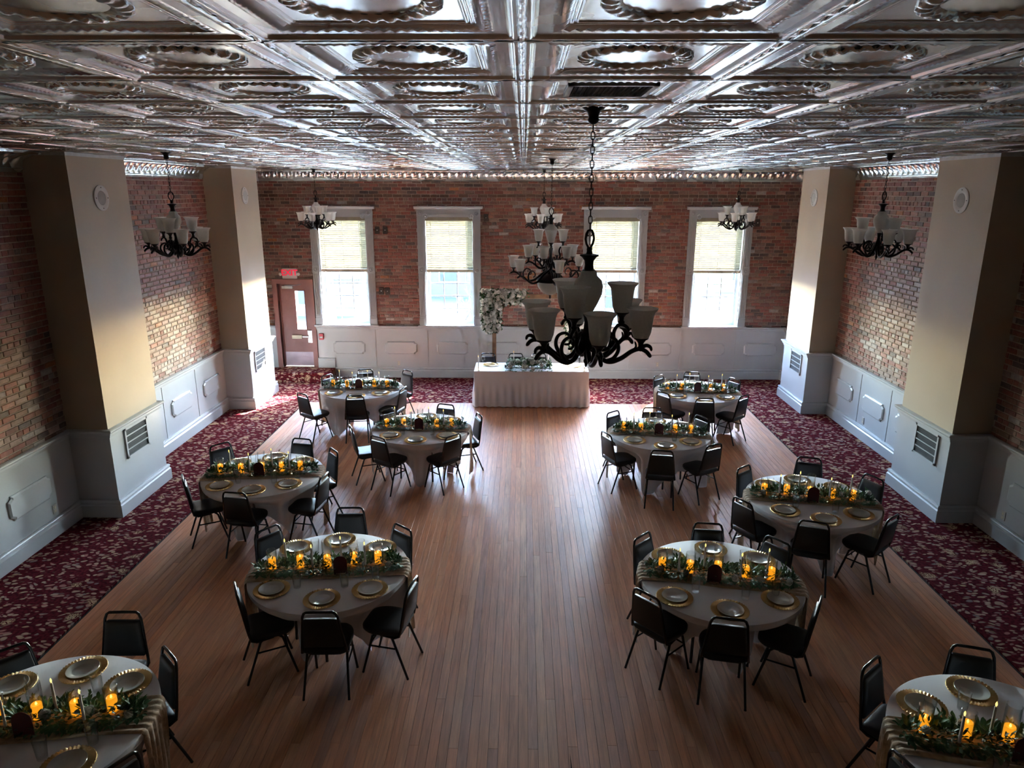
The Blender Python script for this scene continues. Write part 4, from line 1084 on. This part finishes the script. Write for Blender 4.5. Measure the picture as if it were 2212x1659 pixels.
def table_set(k):
    tx, ty = TABLES[k]; th = math.radians(ROT[k]); P = TP[k]; rr = random.Random(900 + k)
    ct, st = math.cos(th), math.sin(th)
    def wp(x, y): return (tx + x * ct - y * st, ty + x * st + y * ct)
    def vis(x, y, z=0.8): return in_frame((x, y, z), 25)
    if k == 1: t = table0; t.location = (tx, ty, 0); t['label'] = 'round folding table under the cloth, ' + P
    else: t = dup(table0, (tx, ty, 0), math.radians(CORNER[k] - 20), 'round folding table under the cloth, ' + P)
    t['group'] = 'round banquet tables'
    one('tablecloth', cloth_mesh(k), 'white cloth draped over ' + P, 'tablecloth', (tx, ty, 0), 0, 'white tablecloths')
    one('table_runner', runner_mesh(k), 'crinkled tan gauze runner across ' + P, 'table runner', (tx, ty, 0), th, 'gauze runners')
    cx, cyy = wp(0, 0.02)
    g = thing('garland', 'leafy garland with white roses along ' + P, 'garland', (cx, cyy, TZ + 0.016), th, 'table garlands')
    a, b = GAR[k % 3]
    for me in (a, b): o = link('foliage', me, g); o['kind'] = 'stuff'
    for q in range(5):
        x = (-0.60, -0.30, 0.08, 0.36, 0.62)[q] + rr.uniform(-.05, .05); y = rr.choice((-0.10, -0.07, 0.05)) + rr.uniform(-.02, .02); z = 0.055 if abs(y) > .06 else 0.09
        o = link('rose', ROSE, g, (x, y, z), (0.9 if y < 0 else -0.3, rr.uniform(-.3, .3), rr.uniform(0, 6)))
    for i in range(6):
        if k in PLATES: x, y = tx + PLATES[k][i][0], ty + PLATES[k][i][1]
        else:
            aa = math.radians(PA[i] + ROT[k] * 0.5 + rr.uniform(-2, 2)); r = 0.585 + rr.uniform(-.015, .015); x, y = tx + r * math.cos(aa), ty + r * math.sin(aa)
        if not vis(x, y): continue
        rz = rr.uniform(0, 6.28)
        one('charger', CHG, 'gold ribbed charger at the %s place of %s' % (SEAT[i], P), 'charger plate', (x, y, TZ + 0.001), rz, 'gold chargers')
        one('dinner_plate', PLT, 'grey glazed plate at the %s place of %s' % (SEAT[i], P), 'plate', (x + rr.uniform(-.004, .004), y + rr.uniform(-.004, .004), TZ + 0.0085), rz, 'grey dinner plates')
    GL = [(-0.47, 0.22), (-0.20, 0.36), (0.27, 0.31), (0.47, -0.225), (0.20, -0.345), (-0.26, -0.30)]
    for i, (x, y) in enumerate(GL):
        x, y = wp(x + rr.uniform(-.015, .015), y + rr.uniform(-.01, .01))
        if vis(x, y): one('tumbler', GLS, 'clear glass tumbler by the %s plate of %s' % (SEAT[i], P), 'glass', (x, y, TZ + 0.001), 0, 'clear tumblers')
    for i, x in enumerate((-0.56, -0.29, -0.02, 0.24, 0.48)):
        x, y = wp(x, 0.055 + rr.uniform(-.015, .015))
        if not vis(x, y): continue
        lift = (0.02, 0.045, 0.05, 0.045, 0.02)[i]
        two('pillar_candle', (('candle_body', PIL), ('flame', PFL)), '%s glowing amber pillar candle on %s' % (ORD[i], P), 'candle', (x, y, TZ + 0.022), 0, 'amber pillar candles')
        one('glass_cylinder', HURT if i == 2 else HUR, '%s glass cylinder around an amber candle on %s' % (ORD[i], P), 'candle holder', (x, y, TZ + 0.016), 0, 'glass candle cylinders')
    for i, (x, y) in enumerate(((-0.42, 0.03), (-0.14, -0.115), (0.12, 0.03), (0.37, -0.115)) if k not in (7, 8, 10, 6, 5) else ((-0.41, -0.115), (-0.16, 0.02), (0.17, -0.11), (0.44, 0.03))):
        x, y = wp(x, y)
        if not vis(x, y): continue
        one('candlestick', STK, '%s small gold candlestick on %s' % (ORD4[i], P), 'candlestick', (x, y, TZ + 0.019), 0, 'gold candlesticks')
        two('taper_candle', (('candle_body', TAP), ('flame', TFL)), '%s lit white taper candle on %s' % (ORD4[i], P), 'candle', (x, y, TZ + 0.0895), 0, 'white taper candles')
    sx, sy = wp({4: 0.13, 7: -0.075}.get(k, -0.02), -0.135)
    two('table_sign', (('panel', SGN), ('base_block', SGB)), 'arched maroon table sign standing on ' + P, 'sign', (sx, sy, TZ + 0.018), th, 'maroon table signs')
for k in TABLES: table_set(k)

# ---- head table
HX0, HX1, HY0, HY1 = -1.03, 1.39, 14.42, 15.20
ht = thing('long_table', 'long folding head table under the white cloth', 'table', ((HX0 + HX1) / 2, (HY0 + HY1) / 2, 0))
hw, hd = (HX1 - HX0) / 2 - 0.015, (HY1 - HY0) / 2 - 0.015
MB().box(-hw, hw, -hd, hd, 0.745, 0.778).build('table_top', 'woodbase', ht)
for sx in (-1, 1):
    for sy in (-1, 1): MB().tube([(sx * (hw - .2), sy * (hd - .1), 0.745), (sx * (hw - .2), sy * (hd - .1), 0)], 0.015, 8).build('leg', 'iron', ht, 60)
def head_cloth():
    mb = MB(); seg = [((HX0, HY0), (HX1, HY0), 110), ((HX1, HY0), (HX1, HY1), 36), ((HX1, HY1), (HX0, HY1), 60), ((HX0, HY1), (HX0, HY0), 36)]
    peri = []
    for (a, b, n) in seg:
        d = Vector((b[0] - a[0], b[1] - a[1])); nr = Vector((d.y, -d.x)).normalized()
        for i in range(n): peri.append((Vector(a) + d * i / n, nr, i / n))
    n = len(peri); K = 14
    cx, cyy = (HX0 + HX1) / 2, (HY0 + HY1) / 2
    mb.v.append((cx, cyy, TZ))
    for q in range(K + 1):
        for i, (p, nr, t) in enumerate(peri):
            v = q / K; z = TZ - v * (TZ - 0.012)
            am = smoothstep(0.18 + 0.12 * math.sin(i * 0.05 + 1), 0.75, v)
            wv = math.sin(i * 0.95 + 0.9 * math.sin(i * 0.11)) * 0.6 + math.sin(i * 0.43 + 1.0) * 0.4
            off = 0.004 + am * (0.034 * wv + 0.016) + 0.01 * v
            if q == 0: off = 0.0
            cc = p + nr * off
            mb.v.append((cc.x, cc.y, z))
    for i in range(n): mb.f.append((0, 1 + i, 1 + (i + 1) % n))
    for q in range(K):
        for i in range(n): mb.f.append((1 + q * n + i, 1 + q * n + (i + 1) % n, 1 + (q + 1) * n + (i + 1) % n, 1 + (q + 1) * n + i))
    return mb.mesh('tablecloth', 'cloth', 50)
one('tablecloth', head_cloth(), 'white pleated floor length cloth on the long head table', 'tablecloth', (0, 0, 0))
for i, x in enumerate((-0.79, -0.16, 0.36, 1.13)):
    place_chair(x, 15.33 - 0.02, PI, 'black banquet chair behind the head table, %s of four' % ORD4[i], 'chairs behind the head table')
for i, (x, y) in enumerate(((-0.94, 14.47), (-0.20, 14.92), (0.55, 14.95), (1.30, 14.47))):
    one('candlestick', STK, '%s small gold candlestick on the long head table' % ORD4[i], 'candlestick', (x, y, TZ + 0.001), 0, 'gold candlesticks')
    two('taper_candle', (('candle_body', TAP), ('flame', TFL)), '%s lit white taper candle on the long head table' % ORD4[i], 'candle', (x, y, TZ + 0.0715), 0, 'white taper candles')
for i, (x, y) in enumerate(((-0.70, 14.98), (1.12, 14.93))):
    one('charger', CHG, 'gold charger at the %s end of the long head table' % ('left', 'right')[i], 'charger plate', (x, y, TZ + 0.001), 0, 'gold chargers')
GOB = MB().lathe([(0, 0), (0.036, 0), (0.037, 0.003), (0.010, 0.010), (0.006, 0.02), (0.006, 0.095), (0.022, 0.11), (0.040, 0.14), (0.043, 0.17), (0.036, 0.225), (0.034, 0.225), (0.040, 0.17), (0.036, 0.14), (0.018, 0.113), (0, 0.105)], 22).mesh('goblet', 'glass', 40)
for i, (x, y) in enumerate(((-0.86, 14.88), (-0.29, 14.80), (0.22, 15.08))):
    one('goblet', GOB, '%s stemmed wine glass on the long head table' % ('leftmost', 'middle', 'rightmost')[i], 'wine glass', (x, y, TZ + 0.001), 0, 'wine glasses on the head table')
fa = thing('flower_arrangement', 'low arrangement of white roses and greenery on the head table', 'flowers', (0.12, 14.57, TZ + 0.002))
for me in foliage(77, 0.50, 0.19, 0.20, 900, sprigs=70): o = link('foliage', me, fa); o['kind'] = 'stuff'
rr = random.Random(8)
R2 = rose_mesh(0.044)
for q in range(36):
    x = rr.uniform(-0.40, 0.40); a = rr.uniform(0.10, PI - 0.35); e = math.sqrt(1 - (x / 0.46) ** 2 * .7)
    link('rose', R2, fa, (x, -math.cos(a) * 0.185 * e, 0.03 + math.sin(a) * 0.195 * e), (math.cos(a) * 1.1, rr.uniform(-.4, .4) + x, rr.uniform(0, 6)))

# ---- flower arbor behind the head table
ar = thing('flower_arbor', 'wooden arbor hung with clusters of white roses behind the head table', 'arbor', (0.22, 16.0, 0.004))
for s, x in ((-1, -0.885), (1, 0.93)):
    MB().box(x - 0.045, x + 0.045, -0.045, 0.045, 0, 2.22).build('post', 'post', ar); MB().box(x - 0.05, x + 0.05, -0.30, 0.30, 0, 0.05).build('foot', 'post', ar)
MB().box(-1.0, 1.05, -0.045, 0.045, 2.10, 2.19).build('top_beam', 'post', ar)
AR = rose_mesh(0.052); rr = random.Random(12); m1, m2 = MB(), MB()
def cluster(n, xf, zf, yf=-0.10):
    for q in range(n):
        x, z = xf(), zf(); 
        yy = yf - rr.uniform(0, 0.09)
        s = rr.uniform(0.7, 1.12)
        link('rose', AR, ar, (x, yy, z), (1.2 + rr.uniform(-.6, .5), rr.uniform(-.7, .7), rr.uniform(0, 6)), (s, s, s))
    for q in range(int(n * 4.5)):
        p = Vector((xf(), yf + rr.uniform(-0.05, 0.05), zf())); d = Vector((rr.uniform(-1, 1), -0.7 + rr.uniform(-.5, .5), rr.uniform(-1, .8)))
        add_leaf(m1 if rr.random() < .5 else m2, p, d, Vector((0, -1, .3)), rr.uniform(.06, .11), rr.uniform(.025, .05))
cluster(150, lambda: rr.triangular(-1.24, -0.10, -0.75), lambda: rr.uniform(1.98, 2.30) )
cluster(110, lambda: rr.uniform(-1.15, -0.72), lambda: 1.40 + 0.60 * rr.random() ** 0.8)
cluster(26, lambda: rr.uniform(-1.05, -0.80), lambda: rr.uniform(1.33, 1.5))
cluster(22, lambda: rr.uniform(0.72, 1.02), lambda: rr.uniform(1.30, 1.72))
cluster(16, lambda: rr.uniform(0.80, 1.0), lambda: rr.uniform(0.95, 1.30))
for m_, mt in ((m1, 'leaf'), (m2, 'leaf2')): o = m_.build('foliage', mt, ar); o['kind'] = 'stuff'

# ================================================================== CHANDELIERS
def arm_mb0(pts, r0, r1, n=8):
    """smooth tube through (radius, height) knots in the x-z plane"""
    P = [Vector((x, 0, z)) for x, z in pts]; out = []
    for i in range(len(P) - 1):
        a = P[max(i - 1, 0)]; b = P[i]; c = P[i + 1]; d = P[min(i + 2, len(P) - 1)]
        for q in range(5):
            t = q / 5; out.append(0.5 * ((2 * b) + (-a + c) * t + (2 * a - 5 * b + 4 * c - d) * t * t + (-a + 3 * b - 3 * c + d) * t ** 3))
    out.append(P[-1]); m = len(out)
    rad = [1.28 * r0 + 1.28 * (r1 - r0) * i / (m - 1) for i in range(m)]; rad[-1] *= 0.5; rad[-2] *= 0.8
    return MB().tube(out, rad, n)
arm_mb = arm_mb0
SHADE = MB().lathe([(0.030, 0.0), (0.046, 0.004), (0.058, 0.035), (0.064, 0.085), (0.070, 0.135), (0.078, 0.160), (0.094, 0.178), (0.0960, 0.182), (0.0935, 0.1835)], 26).mesh('glass_shade', 'shade', 50)
SOCK = MB().lathe([(0, -0.075), (0.016, -0.072), (0.022, -0.060), (0.015, -0.050), (0.017, -0.030), (0.030, -0.012), (0.044, -0.004), (0.047, 0.004), (0.034, 0.008), (0, 0.008)], 16).mesh('socket_cup', 'bronze', 40)
def low_arm():
    K_ = 1.08
    def arm_mb(p, *q): return arm_mb0([(x * K_, z) for x, z in p], *q)
    mb = arm_mb([(0.022, -0.63), (0.045, -0.70), (0.085, -0.775), (0.140, -0.798), (0.205, -0.770), (0.265, -0.720), (0.310, -0.700), (0.350, -0.712), (0.378, -0.745)], 0.013, 0.010)
    b = arm_mb([(0.120, -0.796), (0.165, -0.770), (0.190, -0.715), (0.175, -0.660), (0.130, -0.640), (0.098, -0.668), (0.108, -0.708), (0.140, -0.712)], 0.011, 0.006, 6)
    c = arm_mb([(0.255, -0.728), (0.290, -0.690), (0.282, -0.655)], 0.008, 0.004, 6)
    d = arm_mb([(0.310, -0.705), (0.345, -0.675), (0.372, -0.682), (0.380, -0.706)], 0.012, 0.006, 6)
    for o in (b, c, d): mb.add(o.v, o.f)
    return mb.mesh('arm', 'bronze', 60)
def high_arm():
    def arm_mb(p, *q): return arm_mb0([(x * 1.12, z) for x, z in p], *q)
    mb = arm_mb([(0.020, -0.66), (0.050, -0.72), (0.105, -0.735), (0.150, -0.690), (0.150, -0.630), (0.165, -0.590), (0.190, -0.575), (0.222, -0.592), (0.236, -0.62)], 0.011, 0.008)
    b = arm_mb([(0.148, -0.66), (0.120, -0.615), (0.080, -0.612), (0.070, -0.648), (0.095, -0.66)], 0.009, 0.005, 6)
    mb.add(b.v, b.f); return mb.mesh('arm', 'bronze', 60)
ARM_L, ARM_H = low_arm(), high_arm()
def link_mesh():
    pts = []
    for i in range(16):
        a = 2 * PI * i / 16; pts.append((0.0105 * math.cos(a), 0, 0.019 * math.sin(a) * (1.0) + (0.006 if math.sin(a) > 0 else -0.006)))
    return MB().tube(pts, 0.0032, 6, True).mesh('chain_link', 'bronze', 60)
LINK = link_mesh()
CAN = MB().lathe([(0, 0), (0.068, 0), (0.070, -0.006), (0.060, -0.016), (0.036, -0.034), (0.028, -0.060), (0.034, -0.075), (0.026, -0.090), (0.012, -0.098), (0, -0.10)], 24).mesh('canopy', 'bronze', 40)
CAP = MB().lathe([(0, -0.118), (0.014, -0.118), (0.020, -0.140), (0.056, -0.146), (0.058, -0.152), (0.044, -0.162), (0.030, -0.180), (0.026, -0.205), (0.030, -0.232), (0.040, -0.238), (0.040, -0.244), (0, -0.244)], 22).mesh('cap', 'bronze', 40)
VASE = MB().lathe([(0.040, -0.240), (0.050, -0.252), (0.052, -0.272), (0.080, -0.300), (0.090, -0.340), (0.084, -0.385), (0.060, -0.440), (0.034, -0.490), (0.028, -0.510)], 26).mesh('glass_vase', 'shade', 50)
STEM = MB().lathe([(0, -0.500), (0.030, -0.505), (0.024, -0.530), (0.018, -0.560), (0.022, -0.600), (0.034, -0.625), (0.036, -0.660), (0.026, -0.700), (0.030, -0.730), (0.020, -0.760), (0.012, -0.790), (0.018, -0.805), (0.012, -0.825), (0.004, -0.845), (0, -0.85)], 20).mesh('stem', 'bronze', 40)
def loop_mesh():
    pts = [(0.0, 0.0), (0.016, -0.004), (0.028, -0.022), (0.034, -0.052), (0.026, -0.080), (0.012, -0.100), (0.014, -0.120)]
    mb = MB()
    for s in (-1, 1): mb.tube([(s * x, 0, z) for x, z in pts], 0.007, 8)
    for s in (-1, 1): mb.tube([(s * 0.014, 0, -0.012), (s * 0.022, 0, -0.026), (s * 0.012, 0, -0.034)], 0.005, 6)
    mb.tube([(0.0, 0, 0.002), (0.0, 0, -0.09)], 0.0025, 6); mb.tube([(0, 0, -0.10), (0, 0, -0.125)], 0.012, 8)
    return mb.mesh('hanging_loop', 'bronze', 60)
LOOP = loop_mesh()
ZF = ZC + 0.001      # tin field the canopies screw to
def chain(t, ztop, zbot):
    n = max(3, round((ztop - zbot) / 0.041)); st = (ztop - zbot) / n
    for i in range(n): link('chain_link', LINK, t, (0, 0, zbot + st * (i + 0.5) - t.location.z), (0, 0, 0 if i % 2 else PI / 2), (1, 1, st / 0.041))
def shade_on(arm, r, z, sc=1.0):
    link('socket_cup', SOCK, arm, (r, 0, z), None, (sc, sc, sc)); link('glass_shade', SHADE, arm, (r, 0, z), None, (sc, sc, sc))
def chandelier(x, y, ztop, label, rz, up_=None):
    """origin at the ceiling; ztop is the height of the hanging loop"""
    t = thing('chandelier', label, 'chandelier', (x, y, ZF), 0, 'nine light chandeliers')
    link('canopy', CAN, t); chain(t, ZF - 0.10, ztop)
    b = ztop - ZF
    for nm, me in (('hanging_loop', LOOP), ('cap', CAP), ('glass_vase', VASE), ('stem', STEM)): link(nm, me, t, (0, 0, b), (0, 0, rz))
    for i in range(6):
        a = link('arm', ARM_L, t, (0, 0, b), (0, 0, rz + i * PI / 3)); shade_on(a, 0.343, -0.632)
    for i in range(3):
        a = link('arm', ARM_H, t, (0, 0, b), (0, 0, (rz + PI / 6 if up_ is None else up_) + i * 2 * PI / 3)); shade_on(a, 0.213, -0.500)
    return t
chandelier(0.398, 4.34, 4.225, 'large looking nine light chandelier hanging nearest the viewer', 0.646, 0.06)
chandelier(-4.508, 9.263, 4.43, 'nine light chandelier hanging before the left brick wall', 0.15)
chandelier(-4.508, 15.727, 4.45, 'small looking chandelier hanging before the exit door window', 0.5)
chandelier(4.53, 9.263, 4.45, 'nine light chandelier hanging before the right brick wall', 0.4)
chandelier(4.60, 15.727, 4.46, 'small looking chandelier hanging before the rightmost window', 0.1)
chandelier(0.43, 15.60, 4.43, 'farthest chandelier, half hidden behind the large tiered one', 0.3)
# three-tier chandelier over the middle of the floor
def tiered(x, y, ztop):
    t = thing('tiered_chandelier', 'large three tier chandelier with bowl over the middle of the floor', 'chandelier', (x, y, ZF))
    link('canopy', CAN, t); chain(t, ZF - 0.10, ztop); b = ztop - ZF
    for nm, me in (('hanging_loop', LOOP), ('cap', CAP)): link(nm, me, t, (0, 0, b))
    MB().lathe([(0.040, -0.240), (0.048, -0.255), (0.090, -0.300), (0.094, -0.340), (0.080, -0.400), (0.052, -0.490), (0.038, -0.560), (0.034, -0.590)], 26).build('glass_vase', 'shade', t, 50, (0, 0, b))
    MB().lathe([(0, -0.585), (0.036, -0.590), (0.026, -0.640), (0.022, -0.72), (0.040, -0.76), (0.044, -0.84), (0.030, -0.90), (0.05, -0.98), (0.16, -1.03), (0.205, -1.06), (0.205, -1.10), (0.19, -1.11), (0, -1.11)], 28).build('stem', 'bronze', t, 40, (0, 0, b))
    MB().lathe([(0.200, -1.105), (0.205, -1.12), (0.185, -1.19), (0.130, -1.26), (0.05, -1.30), (0.0, -1.305)], 28).build('glass_bowl', 'shade', t, 50, (0, 0, b))
    MB().lathe([(0, -1.30), (0.02, -1.305), (0.014, -1.33), (0.02, -1.345), (0, -1.37)], 14).build('finial', 'bronze', t, 40, (0, 0, b))
    s1 = arm_mb([(0.02, -0.74), (0.06, -0.80), (0.13, -0.79), (0.165, -0.72), (0.150, -0.64), (0.175, -0.585), (0.215, -0.575), (0.25, -0.60)], 0.012, 0.009).mesh('arm', 'bronze', 60)
    m2 = arm_mb([(0.03, -0.80), (0.09, -0.88), (0.18, -0.89), (0.25, -0.83), (0.30, -0.80), (0.345, -0.795), (0.39, -0.82)], 0.013, 0.010); q2 = arm_mb([(0.17, -0.89), (0.23, -0.84), (0.235, -0.78), (0.19, -0.74), (0.145, -0.77), (0.16, -0.81)], 0.010, 0.006, 6); m2.add(q2.v, q2.f); s2 = m2.mesh('arm', 'bronze', 60)
    m3_ = arm_mb([(0.03, -0.93), (0.14, -0.99), (0.25, -1.08), (0.36, -1.10), (0.46, -1.05), (0.54, -0.99), (0.605, -0.975), (0.66, -1.00)], 0.015, 0.011); q3 = arm_mb([(0.36, -1.10), (0.43, -1.05), (0.44, -0.97), (0.385, -0.915), (0.32, -0.94), (0.31, -0.99), (0.35, -1.01)], 0.012, 0.006, 6); m3_.add(q3.v, q3.f); s3 = m3_.mesh('arm', 'bronze', 60)
    for me, n, a0, r, z in ((s1, 3, 0.5, 0.215, -0.500), (s2, 6, 0.2, 0.345, -0.725), (s3, 6, 0.7, 0.605, -0.905)):
        for i in range(n):
            a = link('arm', me, t, (0, 0, b), (0, 0, a0 + i * 2 * PI / n)); shade_on(a, r, z, 0.98)
tiered(0.412, 10.88, 4.21)

# ================================================================== plant on the balcony edge
pl = thing('potted_plant', 'dark spiky plant tip rising at the bottom edge', 'plant', (0.095, 0.83, 3.36))
MB().lathe([(0, 0), (0.035, 0), (0.046, 0.075), (0.050, 0.08), (0.044, 0.082), (0.040, 0.07), (0, 0.068)], 18).build('pot', 'woodbase', pl, 40)
mb = MB(); rr = random.Random(4)
for i in range(70):
    a = rr.uniform(0, 6.28); u = rr.uniform(0.05, 0.5); d = Vector((math.cos(a) * u, math.sin(a) * u + 0.35, 1)); add_leaf(mb, Vector((rr.uniform(-.01, .01), rr.uniform(-.01, .01), 0.065)), d, Vector((math.sin(a), -math.cos(a), 0.1)), rr.uniform(0.08, 0.135), 0.006)
for dx, ln in ((-0.10, 0.19), (-0.04, 0.17), (0.03, 0.165), (-0.3, 0.15), (0.35, 0.15)):
    add_leaf(mb, Vector((0, 0.01, 0.065)), Vector((dx, 0.45, 1)), Vector((0, -1, 0.2)), ln, 0.006)
o = mb.build('foliage', 'leafdark', pl, 80); o['kind'] = 'stuff'

# ================================================================== outside the windows
GZ = -4.6
struct(MB().box(-120, 120, D + 0.4, 200, GZ - 0.3, GZ).build('ground', 'asphalt'), 'bright pavement outside the windows')
def house(name, label, x0, x1, y0, y1, h, roof_h, wallm, roofm, wins):
    t = thing(name, label, 'building', ((x0 + x1) / 2, (y0 + y1) / 2, GZ)); hw, hd = (x1 - x0) / 2, (y1 - y0) / 2
    w_ = MB().box(-hw, hw, -hd, hd, 0, h).build('wall', wallm, t)
    e = 0.5
    MB().prism([(-hd - e, h - 0.2), (hd + e, h - 0.2), (hd + e, h), (0, h + roof_h), (-hd - e, h)], 'x', -hw - e, hw + e).build('roof', roofm, t)
    for (u, z, a, b) in wins:
        f = MB().box(u - a / 2 - .1, u + a / 2 + .1, -hd - 0.06, -hd, z - .1, z + b + .1).build('window', 'casing', t)
        MB().box(u - a / 2, u + a / 2, -hd - 0.09, -hd - 0.06, z, z + b).build('pane', 'outglass', f)
house('house', 'pale house with dark roof seen through the first window', -22, -12.2, 52, 60, 3.0, 3.0, 'siding', 'roofing', [(-2.5, 0.9, 1.2, 1.5), (1.0, 0.9, 1.2, 1.5)])
house('shed', 'low grey building seen through the second window', -9.5, 0.5, 62, 70, 4.6, 2.4, 'siding', 'roofing', [(-2, 1.4, 1.6, 1.4), (2.4, 1.4, 1.6, 1.4)])
house('garage', 'grey gabled building seen through the third window', 4.0, 11.5, 50, 58, 3.0, 2.6, 'siding', 'roofing', [(-1.4, 1.0, 1.3, 1.4), (1.6, 1.0, 1.3, 1.4)])
house('barn', 'yellow and red building seen through the last window', 17.5, 26, 66, 74, 3.4, 2.2, 'barnyellow', 'barnred', [(-1.8, 1.1, 1.2, 1.4), (2.0, 1.1, 1.2, 1.4)])
t = thing('utility_pole', 'leaning utility pole seen through the first window', 'pole', (-11.4, 42, GZ))
MB().tube([(0, 0, 0), (-0.3, 0, 9)], [0.22, 0.15], 10).build('shaft', 'bark', t, 60); MB().box(-1.4, 0.9, -0.08, 0.08, 8.2, 8.4).build('cross_arm', 'bark', t)
t = thing('bare_tree', 'bare winter tree seen through the second window', 'tree', (-3.6, 40, GZ))
mb = MB(); rr = random.Random(9)
def branch(p, d, ln, r, lev):
    q = p + d * ln; mb.tube([p, (p + q) / 2 + Vector((rr.uniform(-.1, .1) * ln, 0, 0)), q], [r, r * .85, r * .6], 5)
    if lev:
        for _ in range(3 if lev > 1 else 4):
            nd = (d + Vector((rr.uniform(-.8, .8), rr.uniform(-.5, .5), rr.uniform(-.15, .5)))).normalized(); branch(p + (q - p) * rr.uniform(.55, 1), nd, ln * rr.uniform(.55, .8), r * .55, lev - 1)
branch(Vector((0, 0, 0)), Vector((0.05, 0, 1)), 1.8, 0.13, 4)
mb.build('branches', 'bark', t, 60)
